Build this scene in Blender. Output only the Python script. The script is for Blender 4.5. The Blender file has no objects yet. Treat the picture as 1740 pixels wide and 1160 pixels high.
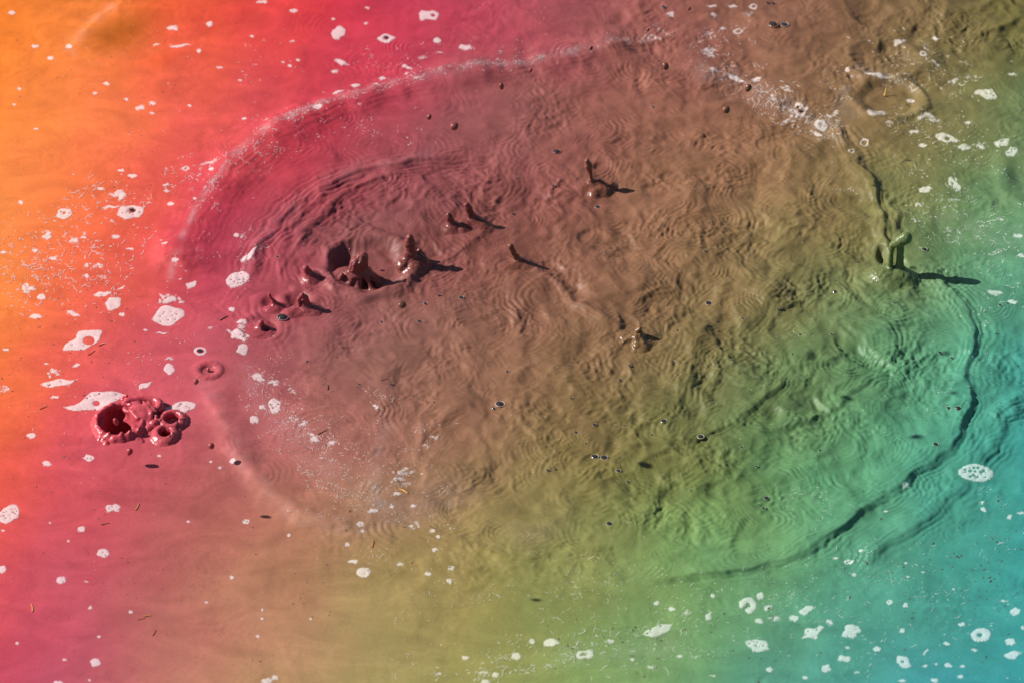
import bpy, math, random
import numpy as np

random.seed(7)
rng = np.random.default_rng(7)
scene = bpy.context.scene
COL = scene.collection

# ------------------------------------------------------------------ camera, sky, sun, exposure
ELEV = math.radians(38.0)          # how steeply the camera looks down on the pool
DIST = 8.0
LENS = 144.0
cam_data = bpy.data.cameras.new("camera")
cam = bpy.data.objects.new("camera", cam_data)
COL.objects.link(cam)
cam.location = (0.0, -DIST * math.cos(ELEV), DIST * math.sin(ELEV))
cam.rotation_euler = (math.pi / 2 - ELEV, 0.0, 0.0)
cam_data.lens = LENS
cam_data.sensor_width = 36.0
cam_data.clip_start = 0.05
cam_data.clip_end = 500.0
cam_data.dof.use_dof = True
cam_data.dof.focus_distance = DIST - 0.02
cam_data.dof.aperture_fstop = 4.4
scene.camera = cam

SUN_EL = math.radians(34.5)
SUN_SIDE = math.radians(10.0)      # the light travels to +X and a little towards the camera (-Y)
world = bpy.data.worlds.new("World")
scene.world = world
world.use_nodes = True
wn = world.node_tree.nodes
wl = world.node_tree.links
sky_tex = wn.new("ShaderNodeTexSky")
sky_tex.sky_type = 'NISHITA'
sky_tex.sun_disc = False
sky_tex.sun_elevation = SUN_EL
# direction towards the sun is (-cos s, sin s) on the ground
sky_tex.sun_rotation = math.atan2(-math.cos(SUN_SIDE), math.sin(SUN_SIDE))
wl.new(sky_tex.outputs[0], wn["Background"].inputs[0])
wn["Background"].inputs[1].default_value = 0.05

sun_data = bpy.data.lights.new("sun", 'SUN')
sun_data.energy = 5.0
sun_data.angle = math.radians(0.55)
sun_data.color = (1.0, 0.965, 0.91)
sun = bpy.data.objects.new("sun", sun_data)
COL.objects.link(sun)
# a sun lamp shines along its local -Z
sun.rotation_euler = (0, -(math.pi / 2 - SUN_EL), -SUN_SIDE)
sun.location = (-4, 1, 4)

scene.view_settings.view_transform = 'Standard'
scene.view_settings.look = 'None'
scene.view_settings.exposure = 0.42
scene.view_settings.gamma = 1.0
scene.view_settings.use_curve_mapping = False

# ------------------------------------------------------------------ where a point of the picture lies on the pool
PW, PH = 1740.0, 1160.0
CE, SE = math.cos(ELEV), math.sin(ELEV)
CAM = np.array([0.0, -DIST * CE, DIST * SE])
FWD = np.array([0.0, CE, -SE])
UPV = np.array([0.0, SE, CE])
KX = 36.0 / LENS / PW              # tangent per photo pixel
MM = 0.001
PX = KX * DIST                     # metres per photo pixel at the middle of the pool


def ray(u, v):
    a = (np.asarray(u, float) - PW / 2) * KX
    b = -(np.asarray(v, float) - PH / 2) * KX
    return a, FWD[1] + b * UPV[1], FWD[2] + b * UPV[2]


def ground(u, v, z=0.0):
    dx, dy, dz = ray(u, v)
    t = (z - CAM[2]) / dz
    return CAM[0] + dx * t, CAM[1] + dy * t


def pix(x, y, z=0.0):
    rx, ry, rz = x - CAM[0], y - CAM[1], z - CAM[2]
    d = ry * FWD[1] + rz * FWD[2]
    return PW / 2 + rx / d / KX, PH / 2 - (ry * UPV[1] + rz * UPV[2]) / d / KX


# ------------------------------------------------------------------ numeric helpers
_perm = rng.permutation(4096)
_g2 = rng.normal(size=(4096, 2)).astype(np.float32)
_g2 /= np.linalg.norm(_g2, axis=1, keepdims=True)
_g3 = rng.normal(size=(4096, 3)).astype(np.float32)
_g3 /= np.linalg.norm(_g3, axis=1, keepdims=True)


def _h2(i, j, seed):
    return _perm[(_perm[(i + seed * 57) & 4095] + j * 7 + seed) & 4095]


def noise2(x, y, seed=0):
    xi = np.floor(x).astype(np.int64); yi = np.floor(y).astype(np.int64)
    fx = (x - xi).astype(np.float32); fy = (y - yi).astype(np.float32)
    sx = fx * fx * fx * (fx * (fx * 6 - 15) + 10); sy = fy * fy * fy * (fy * (fy * 6 - 15) + 10)

    def d(a, b):
        g = _g2[_h2(xi + a, yi + b, seed)]
        return g[..., 0] * (fx - a) + g[..., 1] * (fy - b)
    a = d(0, 0) * (1 - sx) + d(1, 0) * sx
    b = d(0, 1) * (1 - sx) + d(1, 1) * sx
    return (a * (1 - sy) + b * sy) * 1.5


def noise3(x, y, z, seed=0):
    xi = np.floor(x).astype(np.int64); yi = np.floor(y).astype(np.int64); zi = np.floor(z).astype(np.int64)
    fx, fy, fz = x - xi, y - yi, z - zi
    sx, sy, sz = [f * f * (3 - 2 * f) for f in (fx, fy, fz)]
    out = 0
    for a in (0, 1):
        for b in (0, 1):
            for c in (0, 1):
                g = _g3[_perm[(_h2(xi + a, yi + b, seed) + zi + c) & 4095]]
                w = (sx if a else 1 - sx) * (sy if b else 1 - sy) * (sz if c else 1 - sz)
                out = out + w * (g[..., 0] * (fx - a) + g[..., 1] * (fy - b) + g[..., 2] * (fz - c))
    return out * 1.5


def smooth(a, b, x):
    t = np.clip((x - a) / (b - a), 0, 1)
    return t * t * (3 - 2 * t)


def lin(c):
    c = np.asarray(c, float) / 255.0
    return np.where(c <= 0.04045, c / 12.92, ((c + 0.055) / 1.055) ** 2.4)


# ------------------------------------------------------------------ the rainbow filter cast over grey mud, put into its colour as a smooth field
ROWS = {
    -60: [(-60, (250, 125, 40)), (150, (246, 132, 50)), (300, (241, 98, 50)), (420, (236, 76, 60)), (560, (222, 58, 72)), (700, (206, 62, 85)), (850, (188, 76, 90)), (1000, (168, 86, 90)), (1200, (150, 95, 80)), (1400, (138, 98, 74)), (1600, (120, 100, 65)), (1800, (105, 95, 50))],
    100: [(-60, (253, 132, 40)), (150, (250, 128, 50)), (300, (243, 98, 60)), (420, (230, 80, 70)), (560, (214, 62, 78)), (700, (196, 66, 84)), (850, (176, 78, 85)), (1000, (160, 88, 84)), (1200, (150, 97, 80)), (1400, (143, 104, 76)), (1600, (126, 110, 70)), (1800, (108, 108, 60))],
    200: [(-60, (255, 135, 40)), (150, (255, 130, 55)), (300, (245, 100, 70)), (420, (225, 84, 84)), (520, (203, 62, 76)), (700, (175, 75, 84)), (900, (156, 86, 82)), (1100, (150, 98, 78)), (1300, (150, 106, 78)), (1500, (140, 115, 75)), (1650, (125, 122, 76)), (1800, (106, 130, 85))],
    400: [(-60, (255, 152, 62)), (60, (253, 126, 58)), (150, (245, 104, 60)), (240, (234, 88, 68)), (330, (206, 62, 80)), (430, (188, 66, 82)), (600, (154, 74, 76)), (800, (140, 80, 72)), (1000, (146, 96, 76)), (1200, (146, 110, 76)), (1400, (136, 118, 75)), (1500, (124, 120, 72)), (1620, (110, 142, 90)), (1800, (104, 166, 124))],
    600: [(-60, (255, 134, 56)), (20, (252, 120, 58)), (90, (243, 98, 66)), (200, (222, 86, 82)), (330, (202, 86, 94)), (450, (177, 86, 90)), (600, (152, 91, 83)), (800, (149, 101, 80)), (1000, (141, 106, 75)), (1200, (126, 112, 70)), (1350, (107, 126, 76)), (1500, (92, 141, 96)), (1650, (80, 155, 126)), (1800, (62, 150, 142))],
    800: [(-60, (248, 98, 60)), (100, (225, 85, 85)), (250, (206, 88, 95)), (380, (192, 100, 96)), (500, (186, 110, 100)), (650, (166, 115, 94)), (800, (147, 111, 80)), (1000, (132, 116, 68)), (1150, (116, 126, 68)), (1300, (102, 141, 86)), (1450, (92, 155, 110)), (1600, (76, 151, 126)), (1800, (63, 160, 158))],
    950: [(-60, (228, 85, 88)), (150, (202, 86, 100)), (300, (192, 106, 100)), (420, (191, 125, 100)), (600, (172, 136, 91)), (800, (156, 141, 82)), (1000, (140, 146, 86)), (1200, (120, 160, 96)), (1400, (92, 156, 116)), (1600, (75, 156, 146)), (1800, (64, 160, 168))],
    1220: [(-60, (205, 75, 95)), (100, (190, 85, 106)), (250, (194, 116, 104)), (400, (190, 140, 100)), (600, (171, 150, 96)), (800, (160, 160, 92)), (1000, (136, 165, 96)), (1200, (106, 160, 116)), (1400, (80, 156, 146)), (1600, (70, 156, 166)), (1800, (64, 155, 166))],
}
GAIN = np.array([1.30, 1.27, 1.22])      # light on level mud under this sun and exposure
_lu = np.linspace(-60, 1800, 94)
_lv = np.linspace(-60, 1220, 65)
_keys = sorted(ROWS)
_rows = np.array([[np.interp(_lu, [p[0] for p in ROWS[k]], [lin(p[1])[c] for p in ROWS[k]]) for c in range(3)] for k in _keys])
FIELD = np.stack([np.stack([np.interp(_lv, _keys, _rows[:, c, i]) for i in range(len(_lu))], 1) for c in range(3)], -1)
for _ in range(9):
    P = np.pad(FIELD, ((1, 1), (1, 1), (0, 0)), mode='edge')
    FIELD = (P[:-2, 1:-1] + P[2:, 1:-1] + P[1:-1, :-2] + P[1:-1, 2:] + 2 * FIELD) / 6
# a darker ochre patch in the orange mud, paler silt below the ring, rough-mud shading painted dark into the olive
STAINS_AND_SHADE = [(790, 205, 170, 66, 8, (0.92, 1.28, 1.14), 0.85), (900, 420, 420, 200, 15, (0.93, 0.95, 0.97), 0.8), (700, 560, 130, 80, 0, (1.04, 1.15, 1.15), 0.8), (1240, 700, 190, 110, 20, (0.84, 0.84, 0.92), 0.8), (680, 360, 170, 90, 15, (0.86, 0.94, 1.0), 0.7), (90, 170, 240, 220, 0, (1.0, 1.08, 1.7), 0.9), (1480, 900, 260, 200, 0, (1.12, 0.93, 0.9), 0.7), (1690, 1020, 220, 200, 0, (1.06, 1.03, 0.80), 0.8), (1640, 620, 150, 150, 0, (1.15, 0.95, 0.9), 0.6), (300, 920, 220, 170, 0, (0.86, 0.87, 0.78), 0.8), (1000, 1000, 200, 90, 0, (0.9, 0.88, 0.85), 0.8), (480, 1080, 160, 120, 0, (1.06, 1.08, 1.15), 0.6),
          (200, 62, 52, 26, 30, (0.60, 0.62, 0.35), 0.85), (165, 80, 36, 20, 20, (0.75, 0.75, 0.5), 0.6), (260, 15, 60, 22, 20, (0.86, 0.86, 0.7), 0.7),
          (285, 95, 36, 12, 0, (0.97, 0.78, 0.6), 0.6), (500, 745, 70, 46, 15, (1.0, 1.06, 1.1), 0.5), (905, 900, 60, 18, 8, (1.06, 1.0, 1.35), 0.7),
          (718, 858, 60, 20, 5, (0.95, 0.95, 1.3), 0.8), (640, 830, 30, 60, 0, (1.1, 1.12, 1.15), 0.6), (425, 780, 34, 60, 0, (0.86, 0.88, 0.95), 0.5),
          (560, 230, 90, 40, 20, (0.95, 0.86, 0.92), 0.6), (380, 370, 40, 70, -20, (0.93, 0.8, 0.88), 0.5), (570, 385, 170, 90, 20, (0.79, 1.2, 1.02), 0.85), (15, 430, 130, 230, 0, (1.0, 1.07, 1.4), 0.7), (560, 560, 150, 100, 0, (0.95, 1.13, 1.08), 0.8), (230, 640, 170, 210, 0, (1.01, 1.18, 1.28), 0.75), (110, 690, 130, 110, 0, (0.97, 0.9, 1.25), 0.7), (560, 90, 240, 100, 10, (1.0, 1.13, 1.04), 0.7)]


def bilin(F, u, v):
    a = np.clip((np.asarray(u, float) + 60) / 1860 * (len(_lu) - 1), 0, len(_lu) - 1.001)
    b = np.clip((np.asarray(v, float) + 60) / 1280 * (len(_lv) - 1), 0, len(_lv) - 1.001)
    i = a.astype(int); j = b.astype(int)
    a = (a - i)[..., None]; b = (b - j)[..., None]
    return (F[j, i] * (1 - a) + F[j, i + 1] * a) * (1 - b) + (F[j + 1, i] * (1 - a) + F[j + 1, i + 1] * a) * b


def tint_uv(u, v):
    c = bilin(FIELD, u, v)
    for su, sv, ru, rv, ang, m, k in STAINS_AND_SHADE:
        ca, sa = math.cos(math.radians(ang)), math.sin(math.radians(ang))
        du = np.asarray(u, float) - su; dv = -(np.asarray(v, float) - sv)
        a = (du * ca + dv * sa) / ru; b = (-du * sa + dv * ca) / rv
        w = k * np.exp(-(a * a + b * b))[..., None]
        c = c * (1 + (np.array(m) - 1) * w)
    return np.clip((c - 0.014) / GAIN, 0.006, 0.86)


BANDS = [([(290, 470), (312, 400), (352, 325), (402, 268), (460, 220), (540, 184), (640, 154), (760, 127), (900, 109), (1010, 85), (1100, 62)], 6.5, 0.27),
         ([(345, 640), (375, 705), (405, 765), (445, 825), (495, 872), (560, 893), (640, 900)], 15.0, 0.09), ([(420, 640), (450, 690), (500, 740), (560, 800), (640, 850)], 22.0, 0.13),
         ([(410, 470), (432, 420), (475, 370), (540, 318), (620, 284), (740, 262)], 14.0, 0.10), ([(1195, 118), (1250, 132), (1300, 165), (1360, 190), (1420, 225)], 16.0, 0.25), ([(1440, 150), (1425, 175), (1445, 200)], 8.0, 0.25),
         ([(1460, 118), (1500, 128), (1540, 134)], 7.0, 0.3), ([(1610, 370), (1680, 400), (1740, 410)], 26.0, 0.14), ([(640, 860), (640, 780), (655, 720)], 12.0, 0.16), ([(118, 84), (150, 45), (190, 8)], 9.0, 0.13), ([(960, 1110), (1060, 1115), (1150, 1090)], 22.0, 0.12)]


def banded(c, u, v):
    """Thin films of pale froth drawn out along the waves."""
    for P, wd, k in BANDS:
        P = np.array(P, float)
        m = (u > P[:, 0].min() - 3 * wd) & (u < P[:, 0].max() + 3 * wd) & (v > P[:, 1].min() - 3 * wd) & (v < P[:, 1].max() + 3 * wd)
        if not m.any():
            continue
        uu, vv = u[m], v[m]
        uu = uu + 5 * noise2(uu / 40, vv / 40, 95); vv2 = vv + 5 * noise2(uu / 40 + 7, vv / 40, 96)
        best = np.full(uu.shape, 1e9)
        for a, b in zip(P[:-1], P[1:]):
            ab = b - a
            t = np.clip(((uu - a[0]) * ab[0] + (vv2 - a[1]) * ab[1]) / (ab @ ab), 0, 1)
            best = np.minimum(best, np.hypot(uu - a[0] - t * ab[0], vv2 - a[1] - t * ab[1]))
        w = k * np.exp(-(best / wd) ** 2) * np.clip(0.75 + 0.9 * noise2(uu / 26, vv / 18, 97) + 0.5 * noise2(uu / 6, vv / 5, 98), 0, 1.4)
        cc = c[m]
        pale = 0.42 * cc + 0.40 * cc.max(-1, keepdims=True) + 0.10
        c[m] = cc * (1 - w[..., None]) + pale * w[..., None]
    return c


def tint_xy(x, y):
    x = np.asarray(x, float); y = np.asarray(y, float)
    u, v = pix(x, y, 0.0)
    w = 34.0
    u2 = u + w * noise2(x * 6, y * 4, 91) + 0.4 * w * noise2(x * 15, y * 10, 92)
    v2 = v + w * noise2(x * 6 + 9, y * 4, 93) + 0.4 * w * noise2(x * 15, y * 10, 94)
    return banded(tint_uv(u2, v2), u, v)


# ------------------------------------------------------------------ materials
def new_mat(name):
    m = bpy.data.materials.new(name)
    m.use_nodes = True
    return m, m.node_tree.nodes, m.node_tree.links, m.node_tree.nodes["Principled BSDF"]


def mud_material(name, rough, fine):
    m, n, l, p = new_mat(name)
    at = n.new("ShaderNodeAttribute"); at.attribute_name = "tint"
    tc = n.new("ShaderNodeTexCoord")
    mp = n.new("ShaderNodeMapping"); mp.inputs["Scale"].default_value = (1.0, 1.6, 1.0)
    l.new(tc.outputs["Object"], mp.inputs[0])
    silt = n.new("ShaderNodeTexNoise"); silt.inputs["Scale"].default_value = 7.0; silt.inputs["Detail"].default_value = 7; silt.inputs["Distortion"].default_value = 1.4
    silt.inputs["Roughness"].default_value = 0.55
    l.new(mp.outputs[0], silt.inputs["Vector"])
    grit = n.new("ShaderNodeTexNoise"); grit.inputs["Scale"].default_value = 160.0; grit.inputs["Detail"].default_value = 3
    l.new(mp.outputs[0], grit.inputs["Vector"])
    r1 = n.new("ShaderNodeMapRange"); r1.inputs[1].default_value = 0.3; r1.inputs[2].default_value = 0.7; r1.inputs[3].default_value = 0.85; r1.inputs[4].default_value = 1.13
    l.new(silt.outputs["Fac"], r1.inputs[0])
    r2 = n.new("ShaderNodeMapRange"); r2.inputs[1].default_value = 0.3; r2.inputs[2].default_value = 0.7; r2.inputs[3].default_value = 0.93; r2.inputs[4].default_value = 1.07
    l.new(grit.outputs["Fac"], r2.inputs[0])
    mul = n.new("ShaderNodeMath"); mul.operation = 'MULTIPLY'
    l.new(r1.outputs[0], mul.inputs[0]); l.new(r2.outputs[0], mul.inputs[1])
    vm = n.new("ShaderNodeVectorMath"); vm.operation = 'SCALE'
    l.new(at.outputs["Color"], vm.inputs[0]); l.new(mul.outputs[0], vm.inputs["Scale"])
    l.new(vm.outputs[0], p.inputs["Base Color"])
    r3 = n.new("ShaderNodeMapRange"); r3.inputs[1].default_value = 0.3; r3.inputs[2].default_value = 0.7; r3.inputs[3].default_value = rough - 0.07; r3.inputs[4].default_value = rough + 0.1
    l.new(silt.outputs["Fac"], r3.inputs[0]); l.new(r3.outputs[0], p.inputs["Roughness"])
    p.inputs["IOR"].default_value = 1.36
    b = n.new("ShaderNodeBump"); b.inputs["Strength"].default_value = fine; b.inputs["Distance"].default_value = 0.0012
    l.new(grit.outputs["Fac"], b.inputs["Height"]); l.new(b.outputs[0], p.inputs["Normal"])
    return m


M_MUD = mud_material("wet_mud", 0.5, 0.18)
M_SPLASH = mud_material("splashing_mud", 0.27, 0.6)
_p = M_SPLASH.node_tree.nodes["Principled BSDF"]
_p.inputs["Subsurface Weight"].default_value = 0.55
_p.inputs["Subsurface Radius"].default_value = (1.0, 0.45, 0.3)
_p.inputs["Subsurface Scale"].default_value = 0.006


def foam_material(name="foam", thin=False):
    m, n, l, p = new_mat(name)
    at = n.new("ShaderNodeAttribute"); at.attribute_name = "tint"
    tc = n.new("ShaderNodeTexCoord")
    no = n.new("ShaderNodeTexNoise"); no.inputs["Scale"].default_value = 220.0; no.inputs["Detail"].default_value = 4
    l.new(tc.outputs["Object"], no.inputs["Vector"])
    r = n.new("ShaderNodeMapRange"); r.inputs[1].default_value = 0.3; r.inputs[2].default_value = 0.7; r.inputs[3].default_value = 0.86; r.inputs[4].default_value = 1.06
    l.new(no.outputs["Fac"], r.inputs[0])
    vm = n.new("ShaderNodeVectorMath"); vm.operation = 'SCALE'
    l.new(at.outputs["Color"], vm.inputs[0]); l.new(r.outputs[0], vm.inputs["Scale"])
    l.new(vm.outputs[0], p.inputs["Base Color"])
    p.inputs["Roughness"].default_value = 0.6
    b = n.new("ShaderNodeBump"); b.inputs["Strength"].default_value = 0.35; b.inputs["Distance"].default_value = 0.001
    l.new(no.outputs["Fac"], b.inputs["Height"]); l.new(b.outputs[0], p.inputs["Normal"])
    if thin:                                              # the film of bubbles thins out and breaks up towards its edge
        cv_ = n.new("ShaderNodeAttribute"); cv_.attribute_name = "cover"
        gr = n.new("ShaderNodeTexNoise"); gr.inputs["Scale"].default_value = 420.0; gr.inputs["Detail"].default_value = 2
        l.new(tc.outputs["Object"], gr.inputs["Vector"])
        ad = n.new("ShaderNodeMath"); ad.operation = 'MULTIPLY_ADD'; ad.inputs[1].default_value = 1.5; l.new(gr.outputs["Fac"], ad.inputs[0]); ad.inputs[2].default_value = -0.75
        a2 = n.new("ShaderNodeMath"); a2.operation = 'ADD'; l.new(cv_.outputs["Fac"], a2.inputs[0]); l.new(ad.outputs[0], a2.inputs[1])
        mr = n.new("ShaderNodeMapRange"); mr.interpolation_type = 'SMOOTHSTEP'
        mr.inputs[1].default_value = 0.0; mr.inputs[2].default_value = 1.0; mr.inputs[3].default_value = 0.0; mr.inputs[4].default_value = 0.9
        l.new(a2.outputs[0], mr.inputs[0]); l.new(mr.outputs[0], p.inputs["Alpha"])
    return m


M_FOAM = foam_material()
M_FLECK = foam_material('foam_fleck')
M_FLECK.node_tree.nodes['Principled BSDF'].inputs['Alpha'].default_value = 0.72
M_FOAM_FILM = foam_material('foam_film', True)


def plain(name, col, rough, noise_scale=120.0, var=0.25, spec=0.5):
    m, n, l, p = new_mat(name)
    tc = n.new("ShaderNodeTexCoord")
    no = n.new("ShaderNodeTexNoise"); no.inputs["Scale"].default_value = noise_scale; no.inputs["Detail"].default_value = 3
    l.new(tc.outputs["Object"], no.inputs["Vector"])
    cr = n.new("ShaderNodeValToRGB")
    cr.color_ramp.elements[0].position = 0.3; cr.color_ramp.elements[1].position = 0.7
    cr.color_ramp.elements[0].color = (*[c * (1 - var) for c in col], 1)
    cr.color_ramp.elements[1].color = (*[min(0.9, c * (1 + var)) for c in col], 1)
    l.new(no.outputs["Fac"], cr.inputs[0]); l.new(cr.outputs[0], p.inputs["Base Color"])
    p.inputs["Roughness"].default_value = rough
    p.inputs["Specular IOR Level"].default_value = spec
    return m


M_FILM = plain("bubble_film", (0.03, 0.026, 0.03), 0.06, 60, 0.3)
M_PORE = plain("wet_shaded_pore", (0.05, 0.035, 0.035), 0.25, 90, 0.3)  # dark pore plugs, with the shadow inside the holes put into their colour
M_SPECK = plain("dark_litter", (0.07, 0.04, 0.03), 0.6, 70, 0.5)
M_STRAW = plain("dry_straw", (0.55, 0.30, 0.06), 0.55, 150, 0.3)
M_RUST = plain("brown_straw", (0.42, 0.13, 0.04), 0.55, 150, 0.3)


# ------------------------------------------------------------------ mesh helpers
def set_tint(me, cols):
    a = me.attributes.new("tint", 'FLOAT_COLOR', 'POINT')
    buf = np.ones((len(me.vertices), 4), np.float32)
    buf[:, :3] = cols
    a.data.foreach_set("color", buf.ravel())


def mesh_np(name, V, quads=None, tris=None, tint=None, mat=None, smooth_shade=True):
    me = bpy.data.meshes.new(name)
    V = np.asarray(V, np.float32)
    faces = []
    sizes = []
    if quads is not None and len(quads):
        faces.append(np.asarray(quads, np.int32).ravel()); sizes.append(np.full(len(quads), 4, np.int32))
    if tris is not None and len(tris):
        faces.append(np.asarray(tris, np.int32).ravel()); sizes.append(np.full(len(tris), 3, np.int32))
    loops = np.concatenate(faces); sz = np.concatenate(sizes)
    me.vertices.add(len(V)); me.vertices.foreach_set("co", V.ravel())
    me.loops.add(len(loops)); me.loops.foreach_set("vertex_index", loops)
    me.polygons.add(len(sz))
    me.polygons.foreach_set("loop_start", np.concatenate([[0], np.cumsum(sz)[:-1]]).astype(np.int32))
    me.polygons.foreach_set("use_smooth", np.full(len(sz), smooth_shade))
    me.update(calc_edges=True)
    if tint is not None:
        set_tint(me, tint)
    if mat is not None:
        me.materials.append(mat)
    return me


def link(name, me, parent=None, loc=(0, 0, 0), **props):
    o = bpy.data.objects.new(name, me)
    COL.objects.link(o)
    o.location = loc
    if parent is not None:
        o.parent = parent
    for k, v in props.items():
        o[k] = v
    return o


# ------------------------------------------------------------------ the pool surface
cx0 = [ground(u, v) for u in (0, PW) for v in (0, PH)]
XMIN, XMAX = min(c[0] for c in cx0) - 0.05, max(c[0] for c in cx0) + 0.05
YMIN, YMAX = min(c[1] for c in cx0) - 0.06, max(c[1] for c in cx0) + 0.06
NX, NY = 1120, 960


def axis(a, b, n):
    core = np.linspace(a, b, n)
    st = core[1] - core[0]
    ext = [st]
    while sum(ext) < 40:
        ext.append(ext[-1] * 1.35)
    e = np.cumsum(ext)
    return np.concatenate([a - e[::-1], core, b + e])


xs, ys = axis(XMIN, XMAX, NX), axis(YMIN, YMAX, NY)
X, Y = np.meshgrid(xs, ys)
U, Vv = pix(X, Y, 0.0)
INSIDE = smooth(0.0, 0.25, np.minimum(np.minimum(X - XMIN + 0.3, XMAX + 0.3 - X), np.minimum(Y - YMIN + 0.3, YMAX + 0.3 - Y)))

# how churned the mud is, from place to place (photo position -> strength)
CHURN = [(0, 0, .05), (150, 60, .12), (0, 300, .04), (0, 600, .04), (0, 900, .03), (0, 1160, .02), (200, 200, .05), (200, 450, .06), (200, 900, .03), (250, 1100, .03),
         (400, 100, .06), (600, 60, .06), (600, 200, .10), (450, 300, .12), (400, 450, .10), (330, 600, .06), (400, 900, .03), (600, 1050, .03), (850, 1080, .04),
         (420, 700, .07), (520, 760, .10), (620, 680, .28), (560, 600, .34), (640, 820, .2), (760, 800, .40), (800, 120, .10), (760, 220, .14), (900, 60, .2), (1000, 150, .45), (880, 250, .45), (700, 330, .6),
         (560, 400, .55), (540, 520, .5), (640, 560, .42), (760, 400, .75), (760, 480, .5), (720, 620, .5), (850, 560, .5), (850, 720, .5), (900, 360, .8), (950, 480, .7), (960, 850, .45), (1050, 300, .75), (1080, 420, .7),
         (1050, 560, .8), (1000, 680, .6), (1130, 660, .65), (1050, 780, .6), (1150, 220, .55), (1100, 120, .5), (1200, 60, .45), (1300, 120, .5), (1280, 260, .6), (1250, 380, .65), (1200, 500, .8), (1220, 620, .9),
         (1250, 720, .95), (1150, 800, .75), (1200, 880, .6), (1000, 920, .35), (850, 930, .25), (1300, 840, .6), (1400, 300, .7), (1380, 420, .6), (1350, 540, .75), (1400, 650, .95), (1450, 740, .7), (1400, 820, .35), (1350, 890, .25), (1500, 520, .85), (1520, 600, 1.0),
         (1560, 680, .6), (1560, 740, .35), (1600, 560, .55), (1480, 420, .8), (1480, 200, .35), (1450, 80, .6), (1600, 60, .7), (1700, 30, .9), (1700, 140, .25), (1620, 280, .2), (1740, 300, .35), (1680, 400, .2),
         (1700, 560, .3), (1720, 660, .6), (1700, 760, .3), (1600, 850, .3), (1500, 960, .2), (1650, 950, .1), (1740, 900, .06), (1400, 1020, .1), (1200, 980, .18), (1250, 1100, .05), (1500, 1100, .05), (1700, 1100, .04), (1000, 1080, .06), (1100, 1000, .12)]
cu = np.linspace(-200, 1940, 108); cv = np.linspace(-200, 1360, 79)
CU, CV = np.meshgrid(cu, cv)
num = np.zeros_like(CU); den = np.zeros_like(CU)
for a, b, s in CHURN:
    w = 1.0 / ((CU - a) ** 2 + ((CV - b) * 1.2) ** 2 + 900) ** 1.6
    num += w * s; den += w
CH = num / den


def churn(u, v):
    a = np.clip((u + 200) / 2140 * 107, 0, 106.99); b = np.clip((v + 200) / 1560 * 78, 0, 77.99)
    i = a.astype(int); j = b.astype(int); a = a - i; b = b - j
    return (CH[j, i] * (1 - a) + CH[j, i + 1] * a) * (1 - b) + (CH[j + 1, i] * (1 - a) + CH[j + 1, i + 1] * a) * b


AMP = 1.4 * churn(U, Vv) * INSIDE
H = np.zeros_like(X)
# turbulence, domain-warped
wx = X + 0.015 * noise2(X * 9, Y * 9, 1) + 0.006 * noise2(X * 26, Y * 26, 2)
wy = Y + 0.015 * noise2(X * 9, Y * 9, 3) + 0.006 * noise2(X * 26, Y * 26, 4)
H += AMP * 0.0085 * noise2(wx * 7, wy * 6, 5)
H += AMP * 0.0052 * noise2(wx * 15, wy * 12, 6)
gate = smooth(-0.10, 0.5, noise2(X * 8, Y * 7, 8))
H -= AMP * 0.0036 * np.abs(noise2(wx * 20 + 3, wy * 16, 7))
H -= AMP * (0.25 + gate) * 0.0034 * np.abs(noise2(wx * 35, wy * 27, 9))
H -= AMP * (0.30 + gate) * 0.0020 * np.abs(noise2(wx * 62 + 5, wy * 50, 14))
ax_ = X * math.cos(.3) + Y * math.sin(.3); ay_ = -X * math.sin(.3) + Y * math.cos(.3)
H -= AMP * (0.3 + gate) * 0.0020 * np.abs(noise2(ax_ * 15 + .4 * noise2(X * 9, Y * 9, 15), ay_ * 44 + .9 * noise2(X * 9, Y * 9, 16), 17))
H += AMP * 0.0016 * noise2(wx * 44, wy * 34, 10)
H += AMP * (0.4 + gate) * 0.0007 * noise2(wx * 95, wy * 78, 11)
# wrinkles: trains of small parallel ridges that bend with the flow and come in patches
for k, (th, lam, a_) in enumerate([(0.5, 13, .8), (-0.4, 11, .7), (1.2, 14, .7), (0.1, 10, .6), (2.2, 12, .7), (0.8, 17, 1.0)]):
    wk = X * math.cos(th) + Y * math.sin(th) + 0.016 * noise2(X * 7 + k, Y * 6, 50 + k) + 0.0035 * noise2(X * 21, Y * 17 + k, 56 + k)
    g = smooth(0.18, 0.6, noise2(X * 7.5 + 3.1 * k, Y * 6 - 2.7 * k, 62 + k)) * smooth(-0.3, 0.35, noise2(X * 23, Y * 23 + 5 * k, 68 + k))
    H += AMP * g * a_ * 0.8 * MM * np.sin(wk / (lam * MM) * 2 * math.pi + 2.2 * noise2(X * 33, Y * 27 + k, 75 + k)) * (0.5 + 0.9 * noise2(X * 45 + k, Y * 40, 83 + k))
# scattered dints with a steep lit-away side
dn = noise2(wx * 13 + 7, wy * 10, 80)
H -= AMP * 0.0040 * smooth(0.25, 0.62, dn)
# slow swell over the calm parts
H += INSIDE * (0.0035 * noise2(X * 2.6 + 4, Y * 2.2, 12) + 0.0012 * noise2(wx * 6, wy * 5, 13))


def window(x, y, r):
    i0, i1 = np.searchsorted(xs, x - r), np.searchsorted(xs, x + r)
    j0, j1 = np.searchsorted(ys, y - r), np.searchsorted(ys, y + r)
    return slice(j0, j1), slice(i0, i1)


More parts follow.
